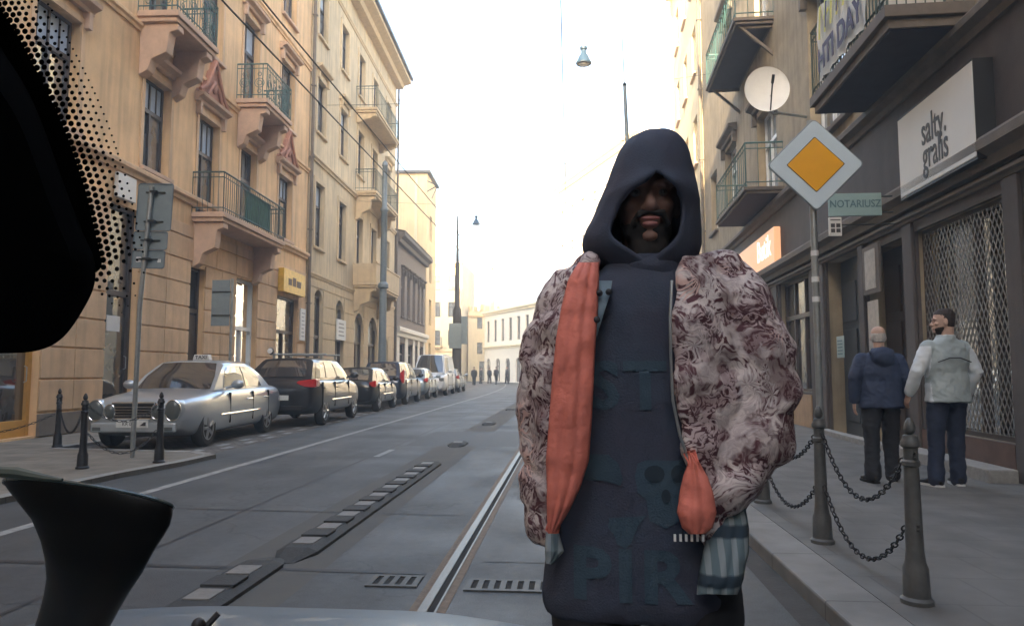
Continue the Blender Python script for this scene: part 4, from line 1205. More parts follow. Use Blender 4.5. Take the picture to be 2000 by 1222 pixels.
# taxi: silver four eyed saloon facing the camera
ang = radians(-90 + 3.5)
L_, W_ = 4.8, 1.80
fw = Vector((cos(ang), sin(ang), 0)); lf = Vector((-sin(ang), cos(ang), 0))
fwheel = Vector((-6.24, 12.10, 0)); c = fwheel - lf*(W_/2) + fw*.0 - fw*(L_/2 - .80)
taxi, X, hw = car('taxi', 'silver four eyed saloon taxi facing the camera, nearest in the parked row', 'taxi', (c.x, c.y, .01), ang, L_, W_, 1.52, 2.83, .80, .315,
    [(0, .76), (.10, .82), (.5, .88), (1.35, .96), (1.6, .98), (3.9, 1.0), (4.6, .98), (4.8, .88)], (1.25, 1.95, 3.20, 4.10, .96), M['silver'], GR, .19)
for sg in (1, -1):
    for y, r, rz_, zz, xo in ((.635, .125, .165, .655, .005), (.385, .088, .115, .635, -.02)):
        def ringv(r1, r2, x): return [(x, sg*y + r1*cos(2*pi*k/24), zz + r2*sin(2*pi*k/24)) for k in range(24)]
        g = MB(); xx = L_/2 - xo
        g.rings([ringv(r*1.10, rz_*1.08, xx-.25), ringv(r*1.12, rz_*1.10, xx-.02), ringv(r*1.0, rz_*1.0, xx+.004)], cap=False)
        o = g.build('headlight', M['silver'], taxi, smooth=True)
        g = MB(); g.rings([ringv(r*1.02, rz_, xx), ringv(r*.8, rz_*.8, xx+.025), ringv(r*.4, rz_*.4, xx+.038), ringv(.003, .003, xx+.04)], cap=False); g.build('lens', M['lens'], o, smooth=True)
        g = MB(); rg_ = ringv(r*1.04, rz_*1.02, xx+.004); g.tube([Vector(q_) for q_ in rg_] + [Vector(rg_[0])], .010, 6, cap=False); g.build('lamp_ring', M['chrome'], o, smooth=True)
g = MB(); g.prism([(-.30, .52), (.30, .52), (.35, .78), (-.35, .78)], L_/2-.10, L_/2+.022, 'yz'); o = g.build('grille', M['dark'], taxi, bevel=.01)
g = MB()
for i in range(4): zz = .575 + i*.045; g.box(L_/2+.020, L_/2+.035, -.29-.008*i, .29+.008*i, zz-.008, zz+.008)
g.tube([(L_/2+.022, -.30, .52), (L_/2+.022, .30, .52), (L_/2+.022, .35, .78), (L_/2+.022, -.35, .78), (L_/2+.022, -.30, .52)], .016, 6)
g.build('slats', M['chrome'], o)
g = MB(); g.box(L_/2-.05, L_/2+.03, -.70, .70, .30, .46); g.build('bumper', M['silver'], taxi, bevel=.03)
g = MB(); g.box(L_/2-.055, L_/2+.035, .52, .66, .33, .39); g.box(L_/2-.055, L_/2+.035, -.66, -.52, .33, .39); g.build('fog_lamp', M['lens'], taxi, bevel=.01)
for o in list(taxi.children):
    if o.name.startswith('number_plate') and o.data.vertices[0].co.x > 0:
        for v in o.data.vertices: v.co.x += .035; v.co.z -= .03
text('plate_lettering', 'KR 04', .085, M['ink'], taxi, (L_/2+.0545, -.06, .44), (pi/2, 0, pi/2), sx=.9, extrude=.001)
g = MB(); g.prism([(.13, .41), (.23, .41), (.23, .47), (.2, .47)], L_/2+.052, L_/2+.055, 'yz'); g.build('plate_mark', M['ink'], taxi)
g = MB(); g.prism([(-.17, 1.51), (.17, 1.51), (.14, 1.62), (-.14, 1.62)], -.12, .02, 'yz')
o = g.build('roof_sign', M['signw'], taxi, bevel=.012, loc=(.03, 0, 0))
text('lettering', 'TAXI', .095, M['ink'], o, (.0235, 0, 1.565), (pi/2, 0, pi/2), sx=1.1, extrude=.001, bold=.002)

def rearcar(name, label, Yr, xs, L, W, H, wb, ro, wr, kind, pm, prof=None, gh=None, tail=True, front=False, bz=None, name2='car'):
    """a car of the row given by its street-side rear (or near) end"""
    a = ROW if not front else ROW + pi
    fwd = Vector((cos(a), sin(a), 0)); lft = Vector((-sin(a), cos(a), 0))
    near = Vector((xs, Yr, 0))
    c = near + fwd*(L/2)*(1 if not front else -1) + (lft*(W/2) if not front else -lft*(W/2))
    return car(name2, label, 'car' if name2 != 'van' else 'van', (c.x, c.y, .01), a, L, W, H, wb, L-wb-ro, wr, prof, gh, pm, GR, .22 if kind != 'suv' else .27, kind)
def tails(t, L, hw, z, h, w, X0=None):
    for sg in (1, -1):
        g = MB(); q = [(sg*(hw-.015), z+h*.5), (sg*(hw-.02), z-h*.5), (sg*(hw-w*.6), z-h*.42), (sg*(hw-w), z), (sg*(hw-w*.9), z+h*.25)]
        g.prism(q, -L/2-.018, -L/2+.16, 'yz'); g.box(-L/2+.0, -L/2+.28, sg*(hw-.045), sg*(hw+.008), z-h*.4, z+h*.45); g.build('tail_lamp', M['redlens'], t, bevel=.015)
# 2: dark grey crossover with roof bars
suv, X, hw = rearcar('car', 'dark grey crossover with roof bars parked behind the taxi', 16.25, -5.86, 4.4, 1.80, 1.64, 2.67, .85, .345, 'suv', M['darkcar'],
    [(0, .78), (.12, .92), (.5, 1.02), (1.2, 1.10), (3.6, 1.12), (4.25, 1.10), (4.4, .98)], (1.05, 1.75, 3.75, 4.30, 1.10))
tails(suv, 4.4, hw, 1.02, .20, .46)
for q in (.35, -.85):
    g = MB(); g.tube([(q, -.72, 1.72), (q, .72, 1.72)], .022, 8)
    for sg in (-1, 1): g.box(q-.04, q+.04, sg*.60-.03, sg*.60+.03, 1.60, 1.715)
    g.build('roof_bar', M['galv'], suv)
g = MB(); g.lathe([(.001, -.06), (.07, -.055), (.085, 0), (.07, .055), (.001, .06)], (0, 0, 0), 14); o = g.build('spot_lamp', M['black'], suv, smooth=True, loc=(-.95, .66, 1.80)); o.rotation_euler = (0, pi/2, 0)
g = MB(); g.lathe([(.066, -.064), (.001, -.070)], (0, 0, 0), 14); g.build('lamp_lens', M['dish'], o)
g = MB(); g.box(-2.222, -2.15, -.60, .60, .38, .50); g.build('rear_bumper', M['black'], suv, bevel=.02)
# 3: black hatchback
c3, X, hw = rearcar('car', 'small black hatchback, third in the parked row', 22.35, -6.12, 3.9, 1.68, 1.45, 2.45, .65, .30, 'sedan', M['blackcar'],
    [(0, .68), (.12, .80), (.5, .88), (1.1, .96), (3.2, .98), (3.8, .96), (3.9, .84)], (.95, 1.65, 3.1, 3.78, .96))
tails(c3, 3.9, hw, .90, .22, .22)
# 4: dark blue people carrier
c4, X, hw = rearcar('car', 'dark blue people carrier with tall red tail lamps, fourth in the row', 27.0, -6.30, 4.5, 1.80, 1.70, 2.7, .85, .32, 'mpv', M['bluecar'],
    [(0, .74), (.12, .86), (.5, .95), (1.1, 1.04), (3.9, 1.06), (4.42, 1.04), (4.5, .90)], (.95, 1.85, 4.05, 4.45, 1.04))
tails(c4, 4.5, hw, 1.10, .55, .16)
# 5: small pale hatchback
c5, X, hw = rearcar('car', 'small pale blue hatchback in front of the white van', 32.6, -6.50, 3.8, 1.66, 1.47, 2.4, .65, .30, 'sedan', M['lbluecar'],
    [(0, .68), (.12, .80), (.5, .88), (1.1, .96), (3.1, .98), (3.7, .96), (3.8, .84)], (.90, 1.60, 3.0, 3.70, .96))
tails(c5, 3.8, hw, .90, .22, .2)
# 6: white van facing the camera
van, X, hw = rearcar('van', 'white van with a big blue windscreen facing the camera', 37.6, -6.55, 5.1, 1.95, 2.25, 3.1, 1.1, .34, 'van', M['whitecar'],
    [(0, .86), (.12, 1.02), (.5, 1.12), (.9, 1.22), (4.9, 1.26), (5.1, 1.20)], (.62, 1.5, 4.95, 5.05, 1.20), front=True, name2='van')
for sg in (1, -1):
    g = MB(); g.box(2.42, 2.53, sg*.62, sg*.88, .78, .96); g.build('headlight', M['lens'], van, bevel=.03)
# 7: silver estate beyond
c7, X, hw = rearcar('car', 'grey estate car at the far end of the parked row beyond the van', 43.6, -6.75, 4.5, 1.76, 1.5, 2.7, .85, .32, 'mpv', M['silver'],
    [(0, .70), (.12, .82), (.5, .90), (1.1, .98), (3.9, 1.0), (4.42, .98), (4.5, .86)], (.95, 1.85, 3.9, 4.42, .98))
tails(c7, 4.5, hw, .95, .25, .2)

# ---------------------------------------------------------------- bollards and chains
def bollard_proto(label, loc, m, H=.93):
    t = thing('bollard', label, 'bollard', loc)
    g = MB(); g.lathe([(.080, 0), (.080, .022), (.066, .036), (.062, .18), (.054, .20), (.050, .215), (.044, .27), (.037, .70)], n=20); g.build('shaft', m, t, smooth=True, angle=35)
    g = MB(); g.lathe([(.037, .702), (.045, .71), (.045, .73), (.036, .74), (.036, .80), (.049, .81), (.049, .83), (.039, .845), (.036, .865), (.026, .87)], n=20); g.build('collar', m, t, smooth=True, angle=35)
    g = MB(); g.lathe([(.014, .871), (.026, .885), (.029, .905), (.021, .935), (.010, .955), (.001, .96)], n=16); g.build('finial', m, t, smooth=True, angle=60)
    g = MB()
    for zz in (.77, .40):
        for sg in (-1, 1): g.tube([(0, sg*.030, zz), (0, sg*.062, zz+.012), (0, sg*.066, zz-.012), (0, sg*.04, zz-.02)], .006, 6)
    g.build('eyelet', m, t)
    return t
b0 = bollard_proto('grey cast iron bollard nearest the camera, with the white jacket man behind it', (1.80, 4.01, .096), M['boll'])
b1 = copy_tree(b0); b1.location = (1.772, 5.335, .096); b1['label'] = 'grey bollard standing in front of the priority sign pole'
b2 = copy_tree(b0); b2.location = (1.765, 6.89, .096); b2['label'] = 'grey bollard half hidden behind the hooded person\'s elbow'
for o in (b0, b1, b2): o['group'] = 'bollards on the right pavement'
b1.rotation_euler.z = .02
bl = bollard_proto('black bollard standing in front of the taxi\'s headlamps', (-5.60, 9.5, .06), M['bollb'])
bl2 = copy_tree(bl); bl2.location = (-6.24, 8.85, .06); bl2['label'] = 'black bollard rising behind the suction mount, middle one of the left three'
bl3 = copy_tree(bl); bl3.location = (-8.42, 11.3, .06); bl3['label'] = 'black bollard nearest the orange wall, left of the taxi'
for o in (bl, bl2, bl3): o['group'] = 'bollards on the left pavement'
def chain(label, a, b, sag, m, cat='chain', group=None, link=.042, r=.0048):
    a, b = Vector(a), Vector(b); mid = (a+b)/2
    t0 = MB(); n = 400; P = [a.lerp(b, i/n) - Vector((0, 0, sag*4*(i/n)*(1-i/n))) for i in range(n+1)]
    # walk by arc length
    d = [0]
    for p, q in zip(P, P[1:]): d.append(d[-1] + (q-p).length)
    tot = d[-1]; k = int(tot/link); g = MB(); j = 0
    for i in range(k):
        s = (i+.5)*tot/k
        while d[j+1] < s: j += 1
        c = P[j]; tg = (P[min(j+3, n)] - P[max(j-3, 0)]).normalized()
        side = tg.cross(Vector((0, 0, 1))).normalized(); up = side.cross(tg).normalized()
        w = side if i % 2 else up; w = (w*cos(.5) + tg.cross(w)*sin(.5)).normalized()
        ring = [c - mid + tg*(link*.62*cos(2*pi*q/10)) + w*(.015*sin(2*pi*q/10)) for q in range(10)]
        g.tube(ring + [ring[0]], r, 5, cap=False)
    o = g.build('chain', m, None, smooth=True); o.location = mid; tag(o, label, cat, group); return o
GC = 'chains hanging between the right bollards'; GL = 'chains hanging between the left bollards'
chain('upper chain between the nearest and the second right bollard', (1.80, 4.07, .86), (1.775, 5.28, .86), .34, M['bollb'], group=GC)
chain('lower chain between the nearest and the second right bollard', (1.80, 4.07, .50), (1.775, 5.28, .50), .33, M['bollb'], group=GC)
chain('upper chain from the second right bollard towards the hooded person\'s elbow', (1.77, 5.39, .86), (1.765, 6.83, .86), .26, M['bollb'], group=GC)
chain('lower chain from the second right bollard towards the hooded person\'s elbow', (1.77, 5.39, .50), (1.765, 6.83, .50), .28, M['bollb'], group=GC)
chain('upper chain from the black bollard above the suction mount to the one by the taxi', (-5.60, 9.45, .86), (-6.24, 8.9, .86), .22, M['bollb'], group=GL, link=.05)
chain('lower chain from the black bollard above the suction mount to the one by the taxi', (-5.62, 9.45, .50), (-6.22, 8.9, .50), .28, M['bollb'], group=GL, link=.05)
chain('chain from the middle left bollard back to the bollard by the orange wall', (-6.28, 8.9, .86), (-8.40, 11.25, .86), .45, M['bollb'], group=GL, link=.05)
chain('chain from the bollard by the orange wall out of the left picture edge', (-8.46, 11.25, .60), (-9.6, 9.4, .70), .30, M['bollb'], group=GL, link=.05)

# ---------------------------------------------------------------- signs on poles
t = thing('priority_sign', 'white and amber diamond priority road sign on a grey pole', 'traffic sign', (2.335, 6.93, .096))
g = MB(); g.tube([(0, .05, 0), (0, .05, 3.62)], .032, 12); g.tube([(0, .05, 0), (0, .05, .05)], .06, 12); g.build('pole', M['galv'], t, smooth=True, angle=40)
def diamond(h, y0, y1, r, cx=.0, cz=3.17):
    P = []
    for k in range(4):
        a = pi/2*k; c_ = Vector((cx + (h-r*1.414)*cos(a), cz + (h-r*1.414)*sin(a)))
        for j in range(-2, 3): P.append((c_.x + r*cos(a + j*pi/8), c_.y + r*sin(a + j*pi/8)))
    q = MB(); q.prism(P, y0, y1); return q
cxs = .015
plate_ = diamond(.455, -.012, .008, .045, cxs); o = plate_.build('sign_plate', M['signback'], t, bevel=.003)
diamond(.440, -.016, -.0125, .04, cxs).build('white_face', M['psw'], o)
diamond(.272, -.0185, -.0165, .012, cxs).build('black_line', M['ink'], o)
diamond(.262, -.021, -.019, .012, cxs).build('amber_face', M['psy'], o)
g = MB()
for zz in (2.95, 3.40): g.box(-.05, .05, .0085, .09, zz, zz+.03)
g.build('clamp', M['galv'], t)
g = MB()
for zz in (2.30, 2.05, 1.86): g.tube([(0, .05, zz), (0, .05, zz+.05)], .036, 12)
g.build('sticker', M['paper'], t)
t = thing('traffic_sign', 'grey backs of three stacked sign plates on a tall pole by the taxi', 'traffic sign', (-6.30, 10.0, .06))
g = MB(); g.tube([(0, 0, 0), (.02, 0, 2.2), (.13, 0, 3.98)], .034, 12); g.build('pole', M['galv'], t, smooth=True, angle=40)
def rrect(w, h, r=.05):
    P = []
    for sx, sz, a0 in ((1, 1, 0), (-1, 1, pi/2), (-1, -1, pi), (1, -1, 3*pi/2)):
        for j in range(4): a = a0 + pi/2*j/3; P.append((sx*(w/2-r) + r*cos(a), sz*(h/2-r) + r*sin(a)))
    return P
for (cx, cz, w, h) in ((.165, 3.77, .54, .70), (.12, 3.27, .52, .26), (.10, 2.99, .50, .26)):
    g = MB(); g.prism(rrect(w, h, .03), .036, .044); o = g.build('sign_plate', M['signback'], t, loc=(cx, 0, cz-.1)); o.rotation_euler = (0, radians(2), 0)
    g = MB()
    g.tube(([(x, .030, z) for x, z in rrect(w, h, .03)] + [(rrect(w, h, .03)[0][0], .030, rrect(w, h, .03)[0][1])]), .008, 4, cap=False); g.build('plate_rim', M['pole'], o)
    g = MB()
    for zz in ((-.22, .22) if h > .5 else (0,)): g.box(-.15, .15, .020, .034, zz-.012, zz+.012); g.box(-.05, .05, -.045, .02, zz-.016, zz+.016)
    g.build('clamp', M['iron'], o)
g = MB(); g.box(.06, .12, .030, .0355, 3.24, 3.29); g.box(.24, .29, .030, .0355, 2.84, 2.89); g.box(-.09, -.02, .030, .0355, 2.85, 2.93); g.build('sticker', M['paper'], t)
t = thing('traffic_sign', 'grey back of a tall sign plate behind the taxi, before the white shop door', 'traffic sign', (-8.55, 17.5, .1))
g = MB(); g.tube([(0, 0, 0), (0, 0, 3.55)], .034, 10); g.build('pole', M['galv'], t, smooth=True)
g = MB(); g.box(-.53, -.05, -.012, 0, 2.35, 3.52); o = g.build('sign_plate', M['signback'], t, bevel=.004)
g = MB(); g.box(-.5, -.03, -.03, -.013, 2.6, 2.63); g.box(-.5, -.03, -.03, -.013, 3.2, 3.23); g.build('clamp', M['iron'], o)

# tram and lamp poles
t = thing('street_pole', 'tall grey blue cast pole with collars before the beige tenement', 'pole', (-8.35, 31.5, .1))
g = MB(); g.lathe([(.26, 0), (.26, .3), (.20, .5), (.17, 3.0), (.16, 4.9)], n=14); g.build('lower_shaft', M['pole'], t, smooth=True, angle=40)
g = MB(); g.lathe([(.16, 4.9), (.24, 4.95), (.24, 5.1), (.15, 5.2), (.14, 8.4), (.18, 8.45), (.18, 8.55), (.12, 8.62), (.11, 10.5), (.14, 10.55), (.1, 10.7), (.001, 10.8)], n=14); g.build('upper_shaft', M['pole'], t, smooth=True, angle=40)
t = thing('tram_pole', 'dark tram pole with grey sign boxes at the far end of the parked row', 'pole', (-7.2, 45.5, .05))
g = MB(); g.lathe([(.30, 0), (.30, 2.5), (.26, 5.2), (.16, 5.4), (.15, 8.2), (.10, 8.3), (.05, 11.3), (.001, 11.32)], n=14); g.build('shaft', mat('dark pole paint', (.07, .065, .06), .6, var=.3, scale=5), t, smooth=True, angle=40)
g = MB(); g.box(-.45, .35, -.42, -.30, 2.7, 4.3); g.box(-.2, .6, .31, .45, 3.0, 4.8); g.build('sign_box', M['signback'], t, bevel=.02)
t = thing('tram_pole', 'thin dark tram pole rising behind the hooded person', 'pole', (1.75, 19.7, .1))
g = MB(); g.tube([(0, 0, 0), (-.10, 0, 7), (-.17, 0, 9.2)], [.09, .06, .045], 10); g.tube([(-.17, 0, 9.2), (-.22, 0, 10.6)], .014, 5); g.build('shaft', M['pole'], t, smooth=True)
g = MB(); g.tube([(-.2, 0, 7.6), (-.36, 0, 7.6), (-.37, 0, 8.5)], .01, 5); g.ell((-.17, 0, 9.2), .06, .06, .06, 8, 6); g.build('insulator', M['iron'], t)
def wire(label, pts, r, group, cat='wire'):
    g = MB(); c = sum((Vector(p) for p in pts), Vector()) / len(pts); g.tube([Vector(p) - c for p in pts], r, 5)
    o = g.build('overhead_wire', M['iron'], None); o.location = c; return tag(o, label, cat, group)
GW = 'overhead wires along the left facades'
wire('lower of the two long wires running along the left facades', [(-5.05, -6, 6.82), (-5.05, 10, 6.72), (-5.05, 30, 6.85), (-5.05, 46, 7.0), (-5.05, 62, 7.1)], .016, GW)
wire('upper of the two long wires running along the left facades', [(-5.1, -6, 7.62), (-5.1, 12, 7.5), (-5.1, 32, 7.62), (-5.1, 48, 7.8)], .016, GW)
for (a, b, lab) in (((-9.9, 28, 12.2), (5.5, 27, 12.6), 'thin span wire carrying the nearer hanging street lamp'), ((-10.4, 58, 11.6), (6.0, 57, 13.2), 'thin span wire carrying the farther hanging street lamp')):
    a, b = Vector(a), Vector(b); wire(lab, [a.lerp(b, i/8) - Vector((0, 0, .3*4*(i/8)*(1-i/8))) for i in range(9)], .008, 'span wires across the street')
def lamp(label, c, s):
    t = thing('street_lamp', label, 'street lamp', c)
    g = MB(); g.lathe([(.40*s, -.10*s), (.42*s, -.04*s), (.31*s, .16*s), (.24*s, .34*s), (.15*s, .44*s), (.12*s, .66*s), (.19*s, .70*s), (.19*s, .82*s), (.03*s, .86*s)], n=18); g.build('shade', M.setdefault('lampblue', mat('dark blue lamp enamel', (.02, .05, .09), .5)), t, smooth=True, angle=40)
    g = MB(); g.lathe([(.27*s, -.102*s), (.22*s, -.14*s), (.001, -.17*s)], n=16); g.build('globe', M['signw'], t, smooth=True)
    g = MB(); g.tube([(0, 0, .86*s), (0, 0, .86*s + .5)], .012, 5); g.build('hanger', M['iron'], t); return t
wire('thin wire crossing low behind the nearer hanging lamp', [(-10, 33, 9.4), (0, 34, 9.0), (5.8, 34, 9.6)], .007, 'span wires across the street')
wire('upper tram wire above the rails running down the middle of the street', [(-.1, 6, 6.9), (-.1, 30, 6.6), (-.3, 60, 6.4), (-2.5, 85, 6.4)], .009, 'tram wires')
lamp('nearer bell shaped street lamp hanging over the street in the sky', dep(1140, 122, 27.5), .75)
lamp('farther tiny street lamp hanging over the street above the tower', dep(930, 437, 57.5), .8)

# ---------------------------------------------------------------- people
def folds(sc=6.0, amp=.012, st=(1, 1, .45), seed=0.0, fine=.003, fs=22):
    def f(co, n_):
        p = Vector((co.x*st[0]*sc + seed, co.y*st[1]*sc, co.z*st[2]*sc + seed))
        a = noise.noise(p) ; r = 1 - 2*abs(noise.noise(p*1.9 + Vector((7, 3, seed))))
        return amp*(a*.8 + r*.45) + fine*noise.noise(co*fs)
    return f
def add_head(g, c, s=1.0, face=True):
    """c = underside of the chin centre line; the face looks to -y"""
    cx, cy, cz = c
    lv = [(-.004, -.045, .020, .018), (.012, -.042, .036, .034), (.035, -.030, .052, .060), (.065, -.014, .062, .080), (.10, -.002, .070, .092), (.14, .004, .076, .098),
          (.175, .007, .075, .097), (.205, .010, .064, .084), (.225, .012, .045, .060), (.238, .012, .016, .022)]
    g.torso([(cz + z*s, cx, cy + y*s, rx*s, ry*s) for z, y, rx, ry in lv], n=28, e=2.1)
    P = lambda x, y, z: (cx + x*s, cy + y*s, cz + z*s)
    if face:
        g.limb([P(0, -.088, .135), P(0, -.100, .105), P(0, -.112, .082)], [.009*s, .011*s, .015*s], 10)
        for sg in (-1, 1):
            g.ell(P(sg*.013, -.103, .078), .010*s, .011*s, .009*s, 8, 6)
            g.limb([P(sg*.014, -.094, .140), P(sg*.034, -.092, .146), P(sg*.056, -.078, .138)], [.008*s, .009*s, .007*s], 8)
            g.ell(P(sg*.040, -.068, .092), .022*s, .022*s, .018*s, 10, 7)
            g.ell(P(sg*.077, .010, .105), .010*s, .018*s, .032*s, 8, 8)
        g.ell(P(0, -.088, .015), .020*s, .014*s, .014*s, 10, 7)
        g.ell(P(0, -.096, .052), .026*s, .012*s, .008*s, 10, 6); g.ell(P(0, -.095, .040), .022*s, .012*s, .008*s, 10, 6)
    g.limb([P(0, .030, .06), P(0, .030, -.02), P(0, .035, -.08)], [.058*s, .056*s, .062*s], 16)
def add_hand(g, w, d, side, palm, s=1.0, curl=.5):
    """w wrist, d finger direction, side = towards the thumb, palm = palm normal"""
    w, d, side, palm = Vector(w), Vector(d).normalized(), Vector(side).normalized(), Vector(palm).normalized()
    R_ = []
    for t, a, b in ((-.02, .026, .020), (.01, .030, .018), (.04, .040, .016), (.075, .042, .014), (.092, .040, .011)):
        c = w + d*t*s; R_.append([c + side*(a*s*cos(2*pi*k/14)) + palm*(b*s*sin(2*pi*k/14)) for k in range(14)])
    g.rings(R_)
    for i, (o, L_) in enumerate(((.030, .072), (.010, .080), (-.010, .075), (-.029, .058))):
        p = w + d*.086*s + side*o*s; a = curl*.5; pts = [p - d*.012*s, p]; dd = d.copy()
        for k, f in enumerate((.45, .32, .23)):
            a2 = curl*(.35 + .35*k) + .05*i; dd = (d*cos(a2) + palm*sin(a2)); p = p + dd*L_*f*s; pts.append(p)
        g.limb(pts, [.0088*s, .0086*s, .0080*s, .0074*s, .0066*s], 8)
    p = w + d*.025*s + side*.026*s; t1 = (d*.65 + side*.65 + palm*.35).normalized(); t2 = (d*.9 + side*.25 + palm*.45).normalized()
    g.limb([p, p + t1*.035*s, p + t1*.035*s + t2*.03*s, p + t1*.035*s + t2*.052*s], [.013*s, .011*s, .0095*s, .008*s], 8)
def shoe(g, foot, yaw, L_=.29, h=.10):
    c, s_ = cos(yaw), sin(yaw); R_ = []
    for t, w, z in ((-.08, .030, .07), (-.06, .038, .10), (0, .043, .11), (.06, .046, .085), (.12, .050, .06), (.17, .045, .05), (.205, .025, .03)):
        R_.append([(foot[0] + (w*cos(2*pi*k/12))*c - (-t)*0 + 0*s_ + t*s_, foot[1] - t*c + (w*cos(2*pi*k/12))*s_, foot[2] + z*(.5 + .5*sin(2*pi*k/12))) for k in range(12)])
    g.rings(R_)
def pedestrian(label, loc, rz, H, mc, mt, ms, mh, feet, arms, coat_z=.46, bald=False, head_yaw=0.0, collar=True, hem=.25, vox=.011, group=None, beard=False, white_sole=False, skin='skin'):
    """feet: ((x,y),(x,y)); arms: per side (elbow xyz, wrist xyz)"""
    t = thing('person', label, 'person', loc, rz, group)
    Hh = .235*H/1.75; zc = H - Hh
    sh = .815*H; hip = .52*H
    g = MB(); hd = MB(); add_head(hd, (0, 0, 0), H/1.75)
    cy_, sy_ = cos(head_yaw), sin(head_yaw)
    hv = [(v[0]*cy_ - v[1]*sy_, v[0]*sy_ + v[1]*cy_, v[2] + zc) for v in hd.v]; g.add(hv, hd.f)
    g.torso([(hip-.05, 0, .0, .13, .10), (hip+.15, 0, 0, .12, .09), (sh-.15, 0, 0, .15, .10), (sh-.01, 0, 0, .13, .08), (sh+.04, 0, .02, .05, .05)])
    for i, sg in enumerate((-1, 1)):
        e, w = Vector(arms[i][0]), Vector(arms[i][1]); s0 = Vector((sg*.175, 0, sh-.03))
        g.limb([s0, e, w], [.05, .038, .026]); d = (w-e).normalized(); inn = Vector((-sg, 0, 0)); pl = (inn - d*inn.dot(d)).normalized(); th = d.cross(pl)*sg
        if th.y > 0: th = -th
        add_hand(g, w + d*.01, d, th, pl, H/1.75, .55)
        f = Vector((feet[i][0], feet[i][1], .05)); kn = Vector((sg*.10, 0, hip)).lerp(f, .5) + Vector((0, -.02, 0))
        g.limb([(sg*.09, 0, hip), kn, f + Vector((0, 0, .05))], [.085, .055, .040])
    fuse('body', g, M[skin], t, voxel=.0065 if vox < .02 else .018, smooth=1)
    g = MB()
    for i, sg in enumerate((-1, 1)):
        f = Vector((feet[i][0], feet[i][1], .07)); h0 = Vector((sg*.095, .01, hip+.05)); kn = h0.lerp(f, .52) + Vector((0, -.025, 0))
        g.limb([h0, h0.lerp(kn, .5), kn, kn.lerp(f, .6), f], [.115, .10, .080, .074, .078], 18)
    g.torso([(hip-.06, 0, .01, .175, .125), (hip+.16, 0, .01, .165, .11)])
    fuse('trousers', g, mt, t, voxel=vox, smooth=3, disp=folds(5, .013, (1, 1, 1.6), 1.3))
    for i, sg in enumerate((-1, 1)):
        g = MB(); shoe(g, (feet[i][0], feet[i][1], .018), -sg*0.0 + .22*sg); o = fuse('shoe', g, ms, t, voxel=.008 if vox < .02 else .02, smooth=2)
        if vox < .02:
            g = MB(); yw = .22*sg
            poly = [(lx, ly) for lx, ly in ((-.036, .075), (-.045, 0), (-.052, -.12), (-.035, -.20), (0, -.215), (.035, -.20), (.052, -.12), (.045, 0), (.036, .075))]
            g.prism([(feet[i][0] + x*cos(yw) - y*sin(yw), feet[i][1] + x*sin(yw) + y*cos(yw)) for x, y in poly], .001, .022, 'xy')
            g.build('sole', M['dish'] if white_sole else M['tyre'], o)
    g = MB(); cb = coat_z*H
    g.torso([(cb, 0, .015, .225, .155), (cb+.12, 0, .01, .215, .150), (hip+.22, 0, .0, .205, .140), (sh-.20, 0, -.0, .225, .150), (sh-.06, 0, .0, .205, .130), (sh+.0, 0, .01, .145, .105), (sh+.045, 0, .02, .08, .08)], e=2.4)
    for i, sg in enumerate((-1, 1)):
        e, w = Vector(arms[i][0]), Vector(arms[i][1]); s0 = Vector((sg*.18, .0, sh-.065)); w2 = e.lerp(w, .93)
        g.limb([s0, s0.lerp(e, .5), e, e.lerp(w2, .5), w2], [.088, .078, .068, .060, .054], 16)
    if collar: g.torso([(sh+.0, 0, .02, .10, .10), (sh+.07, 0, .02, .078, .085)])
    if collar == 'hood':
        g.ell((0, .125, sh-.02), .12, .075, .11, 14, 9); g.ell((0, .10, sh+.03), .13, .06, .05, 14, 8)
    coat = fuse('jacket', g, mc, t, voxel=vox, smooth=3, disp=folds(7, .012, (1, 1, 1.2), 4.1))
    if not bald:
        g = MB(); g2 = MB()
        g2.torso([(.06, 0, .045, .060, .055), (.10, 0, .030, .077, .075), (.15, 0, .018, .083, .093), (.19, 0, .012, .080, .103), (.222, 0, .012, .062, .082), (.246, 0, .012, .030, .045)], e=2.1)
        g.add([(v[0]*cy_ - v[1]*sy_, v[0]*sy_ + v[1]*cy_, v[2]*H/1.75 + zc) for v in g2.v], g2.f)
        fuse('hair', g, mh, t, voxel=.006 if vox < .02 else .02, smooth=1, disp=(lambda c, n_: .003*noise.noise(c*60)))
    else:
        g = MB(); g2 = MB(); g2.torso([(.055, 0, .045, .060, .055), (.09, 0, .030, .0765, .072), (.13, 0, .022, .079, .084), (.155, 0, .030, .070, .075)], e=2.1)
        g.add([(v[0]*cy_ - v[1]*sy_, v[0]*sy_ + v[1]*cy_, v[2]*H/1.75 + zc) for v in g2.v], g2.f)
        fuse('hair', g, mh, t, voxel=.006, smooth=1, disp=(lambda c, n_: .003*noise.noise(c*60)))
    if beard:
        g = MB(); g2 = MB(); g2.torso([(-.012, 0, -.048, .024, .022), (.012, 0, -.044, .042, .040), (.035, 0, -.034, .0565, .0625), (.058, 0, -.022, .064, .074), (.075, 0, .0, .067, .06)], e=2.1)
        g.add([(v[0]*cy_ - v[1]*sy_, v[0]*sy_ + v[1]*cy_, v[2]*H/1.75 + zc) for v in g2.v], g2.f); fuse('beard', g, mh, t, voxel=.006, smooth=1)
    if vox < .02:
        for sg in (-1, 1):
            g = MB(); e = Vector((sg*.031, -.083, .118)); c = Vector((e.x*cy_ - e.y*sy_, e.x*sy_ + e.y*cy_, e.z*H/1.75 + zc)); g.ell(c, .011, .011, .009, 10, 8); g.build('eye', M['ink'], t, smooth=True)
    return t, coat
M['navy'] = mat('navy coat cloth', (.028, .042, .085), .75, var=.15, scale=14, bump=.15, bscale=90)
